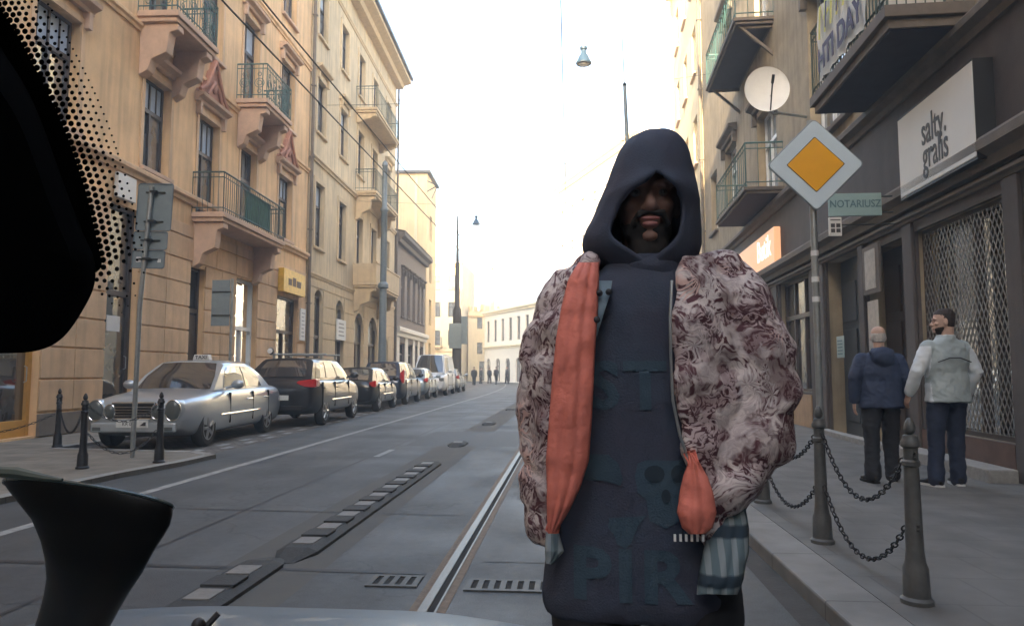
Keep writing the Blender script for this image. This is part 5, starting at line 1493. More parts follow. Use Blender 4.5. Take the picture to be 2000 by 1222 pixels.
M['blackcloth'] = mat('black trouser cloth', (.016, .017, .022), .85, var=.2, scale=14)
M['jeans'] = mat('dark blue jeans', (.018, .026, .055), .85, var=.2, scale=18)
M['greyj'] = mat('grey windbreaker cloth', (.36, .41, .41), .6, var=.08, scale=8, bump=.1)
M['whitej'] = mat('white sleeve cloth', (.62, .66, .68), .5, var=.08, scale=8)
M['hairb'] = mat('dark brown hair', (.030, .018, .013), .7, var=.3, scale=50)
M['hairg'] = mat('short grey hair', (.46, .42, .38), .8, var=.3, scale=60)
p, coat = pedestrian('balding man in a navy hooded coat walking away on the right pavement', (3.42, 8.27, .096), pi - .05, 1.70, M['navy'], M['blackcloth'], M['black'], M['hairg'],
    ((.13, -.10), (-.12, .05)) if False else ((-.13, -.10), (.14, .08)),
    (((-.27, .02, 1.12), (-.255, -.08, .90)), ((.275, .03, 1.12), (.27, -.02, .88))), coat_z=.475, bald=True, head_yaw=-.25, collar='hood')
p2, coat2 = pedestrian('bearded man in a pale grey windbreaker with white sleeves looking left', (3.98, 7.98, .096), pi + .12, 1.86, M['greyj'], M['jeans'], M['black'], M['hairb'],
    ((-.13, -.08), (.15, -.02)),
    (((-.30, .04, 1.20), (-.27, -.06, .98)), ((.315, .0, 1.20), (.335, -.12, .97))), coat_z=.475, head_yaw=1.15, beard=True, white_sole=True)
# white sleeves and the shoulder vent of the windbreaker
me = coat2.data; me.materials.append(M['whitej'])
for po in me.polygons:
    c = po.center
    if abs(c.x) > .205 - .0*c.z and c.z < 1.47: po.material_index = 1
g = MB(); g.tube([(-.17, .160, 1.30), (-.05, .170, 1.345), (.06, .170, 1.345), (.18, .155, 1.30)], .006, 6); g.build('yoke_seam', M['ink'], p2)
# far pedestrians
FAR = [(926, 68, 'black', 'dark distant walker left of the tower house door'), (939, 75, 'black', 'dark distant walker before the tower house'), (956, 78, 'brownp', 'distant walker in the sunlight at the bend'),
       (969, 72, 'black', 'dark distant walker by the corner of the arcade building'), (990, 76, 'black', 'distant walker under the arcade')]
proto = None
for i, (px, Y, mm, lab) in enumerate(FAR):
    c = dep(px, 725, Y); c.z = 0
    if proto is None:
        proto, _ = pedestrian(lab, c, .3, 1.72, M['black'], M['blackcloth'], M['black'], M['hairb'], ((-.10, -.12), (.10, .15)),
                              (((-.26, .0, 1.12), (-.25, -.08, .88)), ((.26, .03, 1.12), (.26, -.02, .88))), vox=.028, group='distant walkers at the bend')
    else:
        q = copy_tree(proto); q.location = c; q['label'] = lab; q.rotation_euler.z = i*1.3; q.scale = (1, 1, .95 + .03*i)

# ---------------------------------------------------------------- the hooded person before the car
PY = 1.86
PX0 = dep(1250, 725, PY).x
HP = thing('person', 'hooded person in a floral puffer jacket with orange lining before the car', 'person', (PX0, PY, .0))
def L2(px, py, dy=0.0):
    p = dep(px, py, PY + dy); return Vector((p.x - PX0, dy, p.z))
def LX(px, py, dy=0.0): return L2(px, py, dy).x
def LZ(py, dy=0.0, px=1250): return L2(px, py, dy).z
# body
g = MB()
chin = LZ(478, -.05); hx = LX(1266, 420, -.05); Hs = 1.06
add_head(g, (hx, .01, chin), Hs)
shz = LZ(560); hipz = .93
g.torso([(hipz-.06, .02, .0, .15, .10), (hipz+.2, .0, 0, .14, .095), (shz-.2, 0, 0, .17, .10), (shz-.02, .0, 0, .14, .08), (shz+.06, hx*.7, .02, .055, .055), (chin-.02, hx, .03, .055, .055)])
for sg in (-1, 1):
    g.limb([(sg*.10, 0, hipz), (sg*.11, -.03, .50), (sg*.12, .03, .10)], [.095, .062, .042])
RS, RE, RW = Vector((.20, .0, shz-.02)), Vector((.335, .05, 1.20)), Vector((.20, -.06, 1.05))
LS, LE, LW = Vector((-.16, .02, shz-.05)), Vector((-.18, .05, 1.24)), Vector((-.175, .02, 1.02))
for a, b, c_ in ((RS, RE, RW), (LS, LE, LW)):
    g.limb([a, b, c_], [.05, .042, .028]); d = (c_-b).normalized(); sg = 1 if a.x > 0 else -1
    pl = Vector((-sg, 0, 0)); pl = (pl - d*pl.dot(d)).normalized(); th = d.cross(pl); th = th if th.y < 0 else -th
    add_hand(g, c_ + d*.01, d, th, pl, 1.0, .7)
body = fuse('body', g, M['skin2'], HP, voxel=.0055, smooth=1)
# face details
P_f = lambda x, y, z: (hx + x*Hs, .01 + y*Hs, chin + z*Hs)
for sg in (-1, 1):
    g = MB(); g.ell(P_f(sg*.031, -.084, .118), .013, .012, .010, 12, 8); o = g.build('eye', mat('eye white', (.16, .14, .13), .4), HP, smooth=True)
    g = MB(); g.ell(P_f(sg*.031, -.0945, .118), .0055, .003, .0055, 10, 6); g.build('iris', M['ink'], o, smooth=True)
g = MB(); g.ell(P_f(0, -.1030, .0535), .024, .009, .0065, 14, 6); g.ell(P_f(0, -.1020, .0410), .020, .009, .0075, 14, 6); g.build('lips', mat('lips', (.33, .13, .12), .45, var=.1, scale=30), HP, smooth=True)
g = MB(); g.torso([(chin + z*Hs, hx, .01 + y*Hs, rx*Hs, ry*Hs) for z, y, rx, ry in ((-.075, -.05, .018, .018), (-.045, -.052, .034, .034), (-.012, -.048, .046, .042), (.012, -.044, .050, .046), (.030, -.032, .057, .064), (.045, -.020, .061, .073), (.062, 0, .064, .05))], n=26, e=2.1)
g.limb([P_f(-.040, -.088, .045), P_f(-.028, -.103, .066), P_f(0, -.108, .068), P_f(.028, -.103, .066), P_f(.040, -.088, .045)], [.008, .009, .007, .009, .008], 8)
fuse('beard', g, mat('black beard', (.020, .016, .015), .8, var=.3, scale=60), HP, voxel=.005, smooth=1, disp=lambda c, n_: .004*noise.noise(c*55))
# hoodie
M['hoodie'] = mat('dark navy hoodie cloth', (.044, .060, .092), .85, var=.10, scale=9, bump=.2, bscale=220, col2=(.052, .054, .082))
def ring_px(y, xl, xr, ry, cy=.0, dyw=-.0):
    a, b = LX(xl, y, dyw), LX(xr, y, dyw); return (LZ(y, dyw), (a+b)/2, cy, (b-a)/2, ry)
g = MB()
g.torso([ring_px(y, a, b, r, c_) for y, a, b, r, c_ in ((1182, 1065, 1432, .150, .0), (1150, 1062, 1438, .160, 0), (1080, 1072, 1418, .158, 0), (980, 1090, 1400, .150, 0), (850, 1102, 1392, .146, 0),
        (720, 1108, 1385, .142, .0), (620, 1112, 1380, .132, .0), (570, 1130, 1365, .115, .0), (540, 1165, 1350, .095, 0), (505, 1195, 1332, .085, .0))], n=36, e=2.35)
torso = fuse('hoodie', g, M['hoodie'], HP, voxel=.009, smooth=3, disp=folds(5.5, .010, (1, 1, .55), 2.2, .0015, 30))
# hood: a cloth shell open towards the camera
HL = [(536, 1185, 1345, .105), (515, 1160, 1358, .125), (498, 1143, 1366, .140), (480, 1136, 1370, .150), (462, 1138, 1370, .155), (440, 1150, 1369, .155), (415, 1164, 1367, .155), (392, 1171, 1365, .155), (376, 1178, 1363, .156), (356, 1186, 1359, .152),
      (335, 1194, 1353, .146), (312, 1203, 1349, .137), (292, 1212, 1343, .122), (276, 1224, 1335, .102), (265, 1238, 1324, .076), (259, 1258, 1306, .040)]
OPEN = {536: (.0, .0), 515: (-.14, .14), 498: (-.40, .40), 480: (-.58, .56), 462: (-.66, .62), 440: (-.70, .64), 415: (-.66, .60), 392: (-.50, .46), 376: (-.20, .20), 356: (0, 0)}
g = MB(); n = 44; R_ = []
for y, a, b, ry in HL:
    z, cx, cy, rx, _ = ring_px(y, a, b, ry); o0, o1 = OPEN.get(y, (0, 0)); ring = []
    for k in range(n+1):
        ph = lerp(o1, 2*pi + o0, k/n)
        ring.append((cx + rx*sin(ph), cy + .02 - ry*cos(ph) - (.022*max(0, 1-min(k, n-k)/9) if y in (376, 392) else 0), z))
    R_.append(ring)
g.rings(R_, cap=False, close=False)
hood = g.build('hood', M['hoodie'], HP)
bm = bmesh.new(); bm.from_mesh(hood.data); bmesh.ops.remove_doubles(bm, verts=bm.verts, dist=.0015); bmesh.ops.recalc_face_normals(bm, faces=bm.faces); bm.to_mesh(hood.data); bm.free()
md = hood.modifiers.new('s', 'SOLIDIFY'); md.thickness = .014; md.offset = -1
md = hood.modifiers.new('u', 'SUBSURF'); md.levels = 2; md.render_levels = 2
baked(hood); nrm = [v.normal.copy() for v in hood.data.vertices]; ff = folds(7, .006, (1, 1, .6), 8.0, .001, 40)
for v, q in zip(hood.data.vertices, nrm): v.co += q*ff(v.co, q)
for po in hood.data.polygons: po.use_smooth = True
g = MB(); g.torso([ring_px(y, a, b, r, .0) for y, a, b, r in ((560, 1190, 1345, .095), (535, 1195, 1340, .100), (512, 1205, 1330, .090), (500, 1215, 1320, .070))], n=30)
fuse('neck_gaiter', g, M['hoodie'], HP, voxel=.007, smooth=2, disp=folds(12, .008, (.5, .5, 2.4), 5.0))
# faint print on the chest, wrapped on the cloth
M['print'] = mat('faded teal print', (.043, .076, .105), .85, var=.12, scale=12, bump=.2, bscale=220)
M['print2'] = mat('dark outline print', (.020, .034, .048), .85)
tree = BVHTree.FromPolygons([v.co[:] for v in torso.data.vertices], [p_.vertices[:] for p_ in torso.data.polygons])
def wrap(me, name, m, off=.0035):
    bm = bmesh.new(); bm.from_mesh(me)
    bmesh.ops.triangulate(bm, faces=bm.faces)
    for _ in range(4):
        es = [e for e in bm.edges if e.calc_length() > .010]
        if es: bmesh.ops.subdivide_edges(bm, edges=es, cuts=1)
        bmesh.ops.triangulate(bm, faces=[f for f in bm.faces if len(f.verts) > 3])
    for v in bm.verts:
        h = tree.ray_cast(Vector((v.co.x, -1, v.co.z)), Vector((0, 1, 0)))
        v.co.y = (h[0].y if h[0] is not None else -.14) - off
    bm.to_mesh(me); bm.free(); me.materials.clear(); me.materials.append(m)
    o = bpy.data.objects.new(name, me); COL.objects.link(o); o.parent = torso
    return o
def flat_text(s, px, py, hpx, sx, sp=1.0):
    me = text_mb(s, 1.0, 1.0, 0, .0, spacing=sp)
    xs = [v.co.x for v in me.vertices]; ys = [v.co.y for v in me.vertices]; h = max(ys)-min(ys); c = L2(px, py, -.15); H_ = hpx/FPX*(PY-.15)
    for v in me.vertices:
        x = (v.co.x - (max(xs)+min(xs))/2)/h*H_*sx; z = (v.co.y - (max(ys)+min(ys))/2)/h*H_; v.co = Vector((c.x + x, 0, c.z + z))
    return me
def bold_text(s, px, py, hpx, sx, w=.05, sp=1.0):
    cu_off = w
    me = text_mb(s, 1.0, 1.0, 0, cu_off, spacing=sp)
    xs = [v.co.x for v in me.vertices]; ys = [v.co.y for v in me.vertices]; h = max(ys)-min(ys); c = L2(px, py, -.15); H_ = hpx/FPX*(PY-.15)
    for v in me.vertices:
        x = (v.co.x - (max(xs)+min(xs))/2)/h*H_*sx; z = (v.co.y - (max(ys)+min(ys))/2)/h*H_; v.co = Vector((c.x + x, 0, c.z + z))
    return me
wrap(bold_text('ST', 1226, 752, 96, 1.05, .035, 1.15), 'chest_lettering', M['print'])
wrap(bold_text('PIR', 1236, 1122, 98, 1.10, .035, 1.15), 'chest_lettering', M['print'])
def polyprint(pts, name, m, off):
    q = MB(); q.add([L2(a, b, -.15) for a, b in pts], [tuple(range(len(pts)))]); me = q.mesh(name); return wrap(me, name, m, off)
# emblem: a plain skull over crossed bones
skull = [(1245, 905), (1262, 898), (1345, 900), (1350, 960), (1335, 985), (1330, 1015), (1300, 1030), (1268, 1015), (1262, 975), (1245, 960), (1240, 930)]
polyprint(skull, 'emblem', M['print'], .0035)
for a, b, r, s_ in ((1278, 925, 20, 17), (1325, 925, 15, 17), (1300, 968, 9, 14)):
    polyprint([(a + r*cos(2*pi*k/14), b + s_*sin(2*pi*k/14)) for k in range(14)], 'emblem_detail', M['print2'], .0055)
polyprint([(1150, 888), (1188, 888), (1208, 905), (1216, 935), (1212, 948), (1180, 940), (1140, 940), (1130, 925)], 'emblem', M['print'], .0035)
polyprint([(1190, 1012), (1215, 1010), (1262, 1005), (1245, 1025), (1232, 1060), (1222, 1070), (1205, 1062), (1200, 1045), (1188, 1030)], 'emblem', M['print'], .0035)
# trousers and shoes
g = MB()
for sg in (-1, 1): g.limb([(sg*.11, 0, hipz+.02), (sg*.12, -.03, .70), (sg*.12, -.04, .5), (sg*.125, .01, .28), (sg*.125, .03, .10)], [.118, .11, .10, .09, .085], 20)
g.torso([(.80, .01, 0, .19, .105), (1.0, .01, 0, .18, .10)])
fuse('trousers', g, M['blackcloth'], HP, voxel=.012, smooth=3, disp=folds(5, .013, (1, 1, 1.6), 1.3))
for sg in (-1, 1): g = MB(); shoe(g, (sg*.125, .03, .005), .2*sg); fuse('shoe', g, M['black'], HP, voxel=.009, smooth=2)
# jacket print: daisies, feathers and scribbles
def floral():
    m = bpy.data.materials.new('floral jacket print'); m.use_nodes = True
    N, L = m.node_tree.nodes, m.node_tree.links; b = N["Principled BSDF"]; b.inputs["Roughness"].default_value = .75
    tc = N.new("ShaderNodeTexCoord")
    def math_(op, a, c=None, d=None):
        q = N.new("ShaderNodeMath"); q.operation = op
        for i, v in enumerate((a, c, d)):
            if v is None: continue
            if isinstance(v, (int, float)): q.inputs[i].default_value = v
            else: L.new(v, q.inputs[i])
        return q.outputs[0]
    def vm(op, a, c):
        q = N.new("ShaderNodeVectorMath"); q.operation = op; L.new(a, q.inputs[0])
        if isinstance(c, tuple): q.inputs[1].default_value = c
        else: L.new(c, q.inputs[1])
        return q.outputs[0]
    nz = N.new("ShaderNodeTexNoise"); nz.inputs["Scale"].default_value = 7; nz.inputs["Detail"].default_value = 3
    L.new(tc.outputs["Object"], nz.inputs["Vector"])
    warp = vm('ADD', tc.outputs["Object"], vm('SCALE', nz.outputs["Color"], (0, 0, 0)))
    sc = warp.node.inputs[1].links[0].from_node; sc.inputs["Scale"].default_value = .19
    def daisies(scale, petals, r0):
        sv = N.new("ShaderNodeMapping"); sv.inputs["Scale"].default_value = (scale, scale*.35, scale); L.new(warp, sv.inputs[0])
        vo = N.new("ShaderNodeTexVoronoi"); vo.inputs["Scale"].default_value = 1; vo.inputs["Randomness"].default_value = .85; L.new(sv.outputs[0], vo.inputs["Vector"])
        d = vm('SUBTRACT', sv.outputs[0], vo.outputs["Position"]); sp = N.new("ShaderNodeSeparateXYZ"); L.new(d, sp.inputs[0])
        ang = math_('ARCTAN2', sp.outputs[0], sp.outputs[2])
        s_ = math_('SINE', math_('MULTIPLY', ang, petals)); k = math_('ADD', math_('MULTIPLY', s_, .16), r0)
        fac = math_('MULTIPLY', math_('SUBTRACT', k, vo.outputs["Distance"]), 9.0)
        q = N.new("ShaderNodeClamp"); L.new(fac, q.inputs[0])
        stripes = math_('POWER', math_('ADD', math_('MULTIPLY', s_, .5), .5), .6)
        return q.outputs[0], stripes, vo.outputs["Color"], vo.outputs["Distance"]
    def mix(f, a, c):
        q = N.new("ShaderNodeMix"); q.data_type = 'RGBA'
        if isinstance(f, float): q.inputs[0].default_value = f
        else: L.new(f, q.inputs[0])
        for i, v in ((6, a), (7, c)):
            if isinstance(v, tuple): q.inputs[i].default_value = (*v, 1)
            else: L.new(v, q.inputs[i])
        return q.outputs[2]
    # ground: maroon scribble
    w = N.new("ShaderNodeTexNoise"); w.inputs["Scale"].default_value = 36; w.inputs["Detail"].default_value = 4; w.inputs["Distortion"].default_value = 2.5; L.new(warp, w.inputs["Vector"])
    rr = N.new("ShaderNodeMapRange"); rr.inputs[1].default_value = .45; rr.inputs[2].default_value = .53; L.new(w.outputs["Fac"], rr.inputs[0])
    col = mix(rr.outputs[0], (.070, .018, .026), (.50, .38, .37))
    w2 = N.new("ShaderNodeTexNoise"); w2.inputs["Scale"].default_value = 15; w2.inputs["Distortion"].default_value = 3.2; w2.inputs["Detail"].default_value = 3; L.new(warp, w2.inputs["Vector"])
    w2r = N.new("ShaderNodeMapRange"); w2r.inputs[1].default_value = .44; w2r.inputs[2].default_value = .54; L.new(w2.outputs["Fac"], w2r.inputs[0])
    nb = N.new("ShaderNodeTexNoise"); nb.inputs["Scale"].default_value = 14; L.new(tc.outputs["Object"], nb.inputs["Vector"])
    r3 = N.new("ShaderNodeMapRange"); r3.inputs[1].default_value = .47; r3.inputs[2].default_value = .53; L.new(nb.outputs["Fac"], r3.inputs[0])
    feather = mix(w2r.outputs[0], (.11, .035, .045), (.68, .58, .54))
    col = mix(r3.outputs[0], col, feather)
    for scale, pet, r0, cA, cB in ((14, 9, .34, (.44, .33, .32), (.68, .60, .57)), (7.5, 15, .38, (.55, .26, .22), (.74, .50, .43))):
        f, st, cc, dd = daisies(scale, pet, r0)
        c = mix(st, tuple(x*.35 for x in cA), cB); sep = N.new("ShaderNodeSeparateColor"); L.new(cc, sep.inputs[0])
        c = mix(math_('GREATER_THAN', sep.outputs[0], .55), c, mix(st, (.24, .15, .16), (.64, .56, .53)))
        keep = math_('MULTIPLY', f, math_('GREATER_THAN', sep.outputs[1], .30 if scale < 10 else .62))
        col = mix(keep, col, c)
    nq = N.new("ShaderNodeTexNoise"); nq.inputs["Scale"].default_value = 11; nq.inputs["Detail"].default_value = 2; L.new(warp, nq.inputs["Vector"])
    rq = N.new("ShaderNodeMapRange"); rq.inputs[1].default_value = .50; rq.inputs[2].default_value = .62; rq.inputs[4].default_value = .62; L.new(nq.outputs["Fac"], rq.inputs[0])
    col = mix(rq.outputs[0], col, (.09, .03, .035))
    nq2 = N.new("ShaderNodeTexNoise"); nq2.inputs["Scale"].default_value = 12; nq2.inputs["Detail"].default_value = 2; nq2.inputs["Distortion"].default_value = 1.0; L.new(tc.outputs["Object"], nq2.inputs["Vector"])
    rq2 = N.new("ShaderNodeMapRange"); rq2.inputs[1].default_value = .54; rq2.inputs[2].default_value = .62; rq2.inputs[4].default_value = .60; L.new(nq2.outputs["Fac"], rq2.inputs[0])
    col = mix(rq2.outputs[0], col, (.72, .62, .58))
    L.new(col, b.inputs["Base Color"])
    bp = N.new("ShaderNodeBump"); bp.inputs["Strength"].default_value = .5; bp.inputs["Distance"].default_value = .006; L.new(w.outputs["Fac"], bp.inputs["Height"]); L.new(bp.outputs[0], b.inputs["Normal"])
    return m
M['floral'] = floral()
M['lining'] = mat('orange quilted lining', (.72, .20, .14), .7, var=.12, scale=7, bump=.3)
# jacket shell: open in front, fused with both sleeves
LV = [(1058, 1050, 1405, .175, 1080, 1385), (1000, 1046, 1440, .185, 1076, 1368), (930, 1046, 1468, .19, 1074, 1345), (850, 1046, 1460, .19, 1080, 1330), (760, 1048, 1455, .19, 1086, 1316), (680, 1054, 1450, .185, 1096, 1311),
      (610, 1072, 1435, .170, 1108, 1311), (560, 1098, 1412, .150, 1128, 1315), (528, 1120, 1400, .125, 1150, 1325), (508, 1150, 1372, .105, 1170, 1335)]
g = MB(); R_ = []; n = 56
for y, a, b, ry, oa, ob in LV:
    z, cx, cy, rx, _ = ring_px(y, a, b, ry)
    sa = max(-.97, min(.97, (LX(oa, y, -.12) - cx)/rx)); sb = max(-.97, min(.97, (LX(ob, y, -.14) - cx)/rx))
    p0 = math.asin(sb); p1 = 2*pi + math.asin(sa)
    ring = [(cx + rx*sin(lerp(p0, p1, k/n)), .01 - ry*(abs(cos(lerp(p0, p1, k/n)))**.8)*(1 if cos(lerp(p0, p1, k/n)) > 0 else -1), z) for k in range(n+1)]
    R_.append(ring)
g.rings(R_, cap=False, close=False)
o = g.build('j', [M['floral']], None); md = o.modifiers.new('s', 'SOLIDIFY'); md.thickness = .030; md.offset = 0
md = o.modifiers.new('u', 'SUBSURF'); md.levels = 1; md.render_levels = 1
baked(o)
g = MB(); g.add([v.co for v in o.data.vertices], [tuple(p_.vertices) for p_ in o.data.polygons]); bpy.data.objects.remove(o)
def P3(px, py, dy): return L2(px, py, dy)
g.limb([P3(1395, 560, 0), P3(1434, 620, -.01), P3(1456, 705, -.02), P3(1468, 790, -.03), P3(1456, 850, -.06), P3(1425, 905, -.10), P3(1405, 950, -.13)], [.092, .104, .112, .108, .102, .082, .062], 22)
g.limb([P3(1130, 585, .02), P3(1092, 665, .02), P3(1070, 770, .02), P3(1068, 880, .0), P3(1068, 1000, -.01)], [.086, .086, .072, .062, .054], 20)
def puff(co, n_):
    q = co*Vector((1, 1, 1)).length
    a = noise.noise(Vector((co.x*9, co.y*9, co.z*13)) + Vector((3, 1, 7)))
    b = 1 - 2*abs(noise.noise(Vector((co.x*6+5, co.y*6, co.z*11))))
    s_ = abs(sin(co.z*24 + 2.2*noise.noise(co*5)))
    return .014*a + .010*b + .010*(s_**.5 - .6) + .003*noise.noise(co*34)
jk = fuse('jacket', g, M['floral'], HP, voxel=.0085, smooth=3, disp=puff)
# orange lining turned outwards along the opening
LN = [(512, 1130, 1170, -.125), (545, 1110, 1170, -.150), (600, 1096, 1168, -.178), (660, 1086, 1164, -.192), (740, 1078, 1160, -.20), (820, 1072, 1156, -.203), (900, 1066, 1150, -.203), (950, 1068, 1134, -.20), (1000, 1068, 1110, -.195), (1042, 1070, 1084, -.185)]
def strip(rows, name, m, th, cols_=9, ridge=.006, bulge=.012, wrink=.006):
    q = MB(); VS = []; rr = []
    K = 60
    for i in range(K+1):
        f = i/K*(len(rows)-1); k = min(int(f), len(rows)-2); f -= k
        f2 = f
        r = [lerp(rows[k][j], rows[k+1][j], f2) for j in range(4)]
        ring = []
        for c_ in range(cols_*2+1):
            u = c_/(cols_*2); x = lerp(r[1], r[2], u); dy = r[3] - bulge*sin(pi*u) - ridge*abs(sin(u*pi*3.0)) + .0
            p_ = L2(x, r[0], dy); nn = noise.noise(Vector((p_.x*22, 1.5, p_.z*16))) + .7*(1 - 2*abs(noise.noise(Vector((p_.x*14+9, .5, p_.z*26)))))
            p_.y -= wrink*nn; ring.append(p_)
        rr.append(ring)
    q.rings(rr, cap=False, close=False)
    o = q.build(name, m, HP, smooth=True, angle=180); md = o.modifiers.new('s', 'SOLIDIFY'); md.thickness = th; md.offset = -1; baked(o)
    for p_ in o.data.polygons: p_.use_smooth = True
    return o
strip(LN, 'jacket_lining', M['lining'], .016)
LN2 = [(880, 1340, 1350, -.180), (905, 1342, 1368, -.190), (930, 1334, 1382, -.198), (960, 1328, 1392, -.205), (1000, 1322, 1400, -.21), (1030, 1332, 1392, -.205), (1042, 1345, 1378, -.20)]
strip(LN2, 'cuff_lining', M['lining'], .016, bulge=.018)
g = MB()
for k in range(6): p_ = L2(1318 + k*11, 1048, -.20); g.box(p_.x-.0025, p_.x+.0025, p_.y-.004, p_.y+.002, p_.z-.009, p_.z+.006)
g.build('zip_teeth', M['dish'], jk)
g = MB(); zp = [(548, 1312), (620, 1309), (700, 1310), (780, 1314), (850, 1328), (900, 1346), (930, 1356)]
g.tube([L2(x, y, -.198 if y > 560 else -.175) for y, x in zp], .0035, 6); g.build('zip', M['galv'], jk, smooth=True)
# denim vest edge and shirt tails
M['denim'] = mat('pale denim', (.17, .23, .27), .8, var=.12, scale=30, bump=.2, bscale=150)
strip([(548, 1158, 1196, -.125), (575, 1160, 1192, -.150), (610, 1157, 1180, -.165), (650, 1152, 1168, -.172), (700, 1148, 1154, -.172)], 'vest_edge', M['denim'], .006, bulge=.004, ridge=.0, wrink=.002)
g = MB()
for a, b in ((1171, 572), (1166, 624), (1189, 570)): p_ = L2(a, b, -.19 if b > 600 else -.17); g.ell(p_, .008, .005, .008, 10, 6)
g.build('vest_button', M['ink'], HP, smooth=True)
def checks():
    m = bpy.data.materials.new('pale checked cloth'); m.use_nodes = True
    N, L = m.node_tree.nodes, m.node_tree.links; b = N["Principled BSDF"]; tc = N.new("ShaderNodeTexCoord"); sp = N.new("ShaderNodeSeparateXYZ"); L.new(tc.outputs["Object"], sp.inputs[0])
    def st(o_, f, th):
        a = N.new("ShaderNodeMath"); a.operation = 'MULTIPLY'; a.inputs[1].default_value = f; L.new(o_, a.inputs[0]); c = N.new("ShaderNodeMath"); c.operation = 'SINE'; L.new(a.outputs[0], c.inputs[0])
        d = N.new("ShaderNodeMapRange"); d.inputs[1].default_value = th; d.inputs[2].default_value = th + .25; L.new(c.outputs[0], d.inputs[0]); return d.outputs[0]
    a, c = st(sp.outputs[0], 210, .1), st(sp.outputs[2], 62, .55)
    m1 = N.new("ShaderNodeMix"); m1.data_type = 'RGBA'; L.new(a, m1.inputs[0]); m1.inputs[6].default_value = (.13, .18, .20, 1); m1.inputs[7].default_value = (.27, .31, .32, 1)
    m2 = N.new("ShaderNodeMix"); m2.data_type = 'RGBA'; L.new(c, m2.inputs[0]); L.new(m1.outputs[2], m2.inputs[6]); m2.inputs[7].default_value = (.03, .05, .07, 1)
    L.new(m2.outputs[2], b.inputs["Base Color"]); b.inputs["Roughness"].default_value = .85; return m
M['check'] = checks()
strip([(985, 1392, 1455, -.10), (1030, 1385, 1462, -.135), (1080, 1372, 1462, -.16), (1130, 1362, 1452, -.175), (1160, 1360, 1440, -.18)], 'shirt_tail', M['check'], .006, bulge=.02, ridge=.008, wrink=.006)
strip([(1040, 1066, 1092, -.12), (1075, 1064, 1102, -.14), (1100, 1066, 1080, -.14)], 'shirt_tail', M['check'], .006, bulge=.01, ridge=.004)

# ---------------------------------------------------------------- the car the picture is taken from
OC = thing('car', 'bonnet, windscreen and black sensor housing of the car the photo is taken from', 'car', (0, -1.2, 0))
oc = Vector((0, -1.2, 0))
def glassp(px, py, off=0.0):
    d = ray(px, py); t = (.25 - off)/(d[1] + d[2]/.6); return Vector((d[0]*t, d[1]*t, CZ + d[2]*t)) - oc
g = MB(); g.quad(*[Vector((x, .25 - (z - 1.3)/.6, z)) - oc for x, z in ((-.95, 1.02), (.75, 1.02), (.68, 1.48), (-.88, 1.48))])
mg = bpy.data.materials.new('clear windscreen'); mg.use_nodes = True
for nd in list(mg.node_tree.nodes):
    if nd.bl_idname == 'ShaderNodeBsdfPrincipled': mg.node_tree.nodes.remove(nd)
tr = mg.node_tree.nodes.new('ShaderNodeBsdfTransparent'); mg.node_tree.links.new(tr.outputs[0], mg.node_tree.nodes['Material Output'].inputs[0])
ws = g.build('windscreen', mg, OC)
def curve(pts, n=60):
    """Catmull-Rom through 2-D points"""
    P_ = [pts[0]] + list(pts) + [pts[-1]]; out = []
    for i in range(1, len(P_)-2):
        for k in range(n//(len(pts)-1)):
            t = k/(n//(len(pts)-1)); a, b, c_, d = [Vector(q) for q in P_[i-1:i+3]]
            out.append(.5*((2*b) + (c_-a)*t + (2*a-5*b+4*c_-d)*t*t + (3*b-a-3*c_+d)*t**3))
    out.append(Vector(pts[-1])); return out
hs = curve([(-60, 0), (0, 92), (65, 200), (131, 376), (160, 450), (183, 504), (185, 553), (164, 602), (124, 658), (75, 684), (0, 690), (-120, 690)], 66)
ce = Vector((-60, 430)); R_ = []
for off, sh in ((.006, 1.0), (.012, 1.0), (.030, .985), (.05, .94), (.065, .80), (.072, .4)):
    R_.append([glassp(*(ce + (p_ - ce)*sh), off) for p_ in [Vector((-160, -20))] + hs + [Vector((-200, 690))]])
g = MB(); g.rings(R_, cap=True); g.build('sensor_housing', M['housing'], OC, smooth=True, angle=60)
edge = curve([(-12, 0), (30, 62), (62, 120), (100, 195), (128, 258), (150, 320), (168, 375), (183, 440), (196, 498), (198, 520), (188, 532)], 80)
q = [(-60, -60)] + [tuple(p_) for p_ in edge] + [(120, 520), (60, 300), (-60, 100)]
VS = []; FS = []; inn = curve([(-80, 0), (-40, 62), (-10, 120), (40, 210), (80, 290), (100, 340), (120, 390), (135, 440), (150, 500), (165, 525), (180, 532)], 80)
g = MB(); g.rings([[glassp(*p_, .002) for p_ in edge], [glassp(*p_, .002) for p_ in inn]], cap=False, close=False); g.add([glassp(*p_, .002) for p_ in ((-12, 0), (-100, -160), (-160, -160), (-80, 0))], [(0, 1, 2, 3)])
g.build('frit_band', M['frit'], ws)
g = MB(); ex = curve([(-95, -150), (-50, -65), (-12, 0), (30, 62), (62, 120), (100, 195), (128, 258), (150, 320), (168, 375), (183, 440), (196, 498), (199, 522), (190, 540), (176, 556)], 400)
d = [0]
for a, b in zip(ex, ex[1:]): d.append(d[-1] + (b-a).length)
rows_ = 7
for r in range(rows_):
    s = (r % 2)*6.5
    while s < d[-1]:
        j = max(i for i in range(len(d)) if d[i] <= s); j = min(j, len(ex)-2)
        tg = (ex[j+1]-ex[j]).normalized(); nm = Vector((-tg.y, tg.x)) * -1; nm = Vector((tg.y, -tg.x))
        fr = s/d[-1]; width = 11.5 + 2*(1 if fr > .3 else 0)
        c_ = ex[j] + nm*(3 + r*width*.98)
        rad = 6.3 - r*.68
        if fr > .93: rad *= max(.4, 1 - (fr-.93)*6)
        g.add([glassp(c_.x + rad*cos(2*pi*k/10), c_.y + rad*sin(2*pi*k/10), .0015) for k in range(10)], [tuple(range(10))])
        s += 13.2
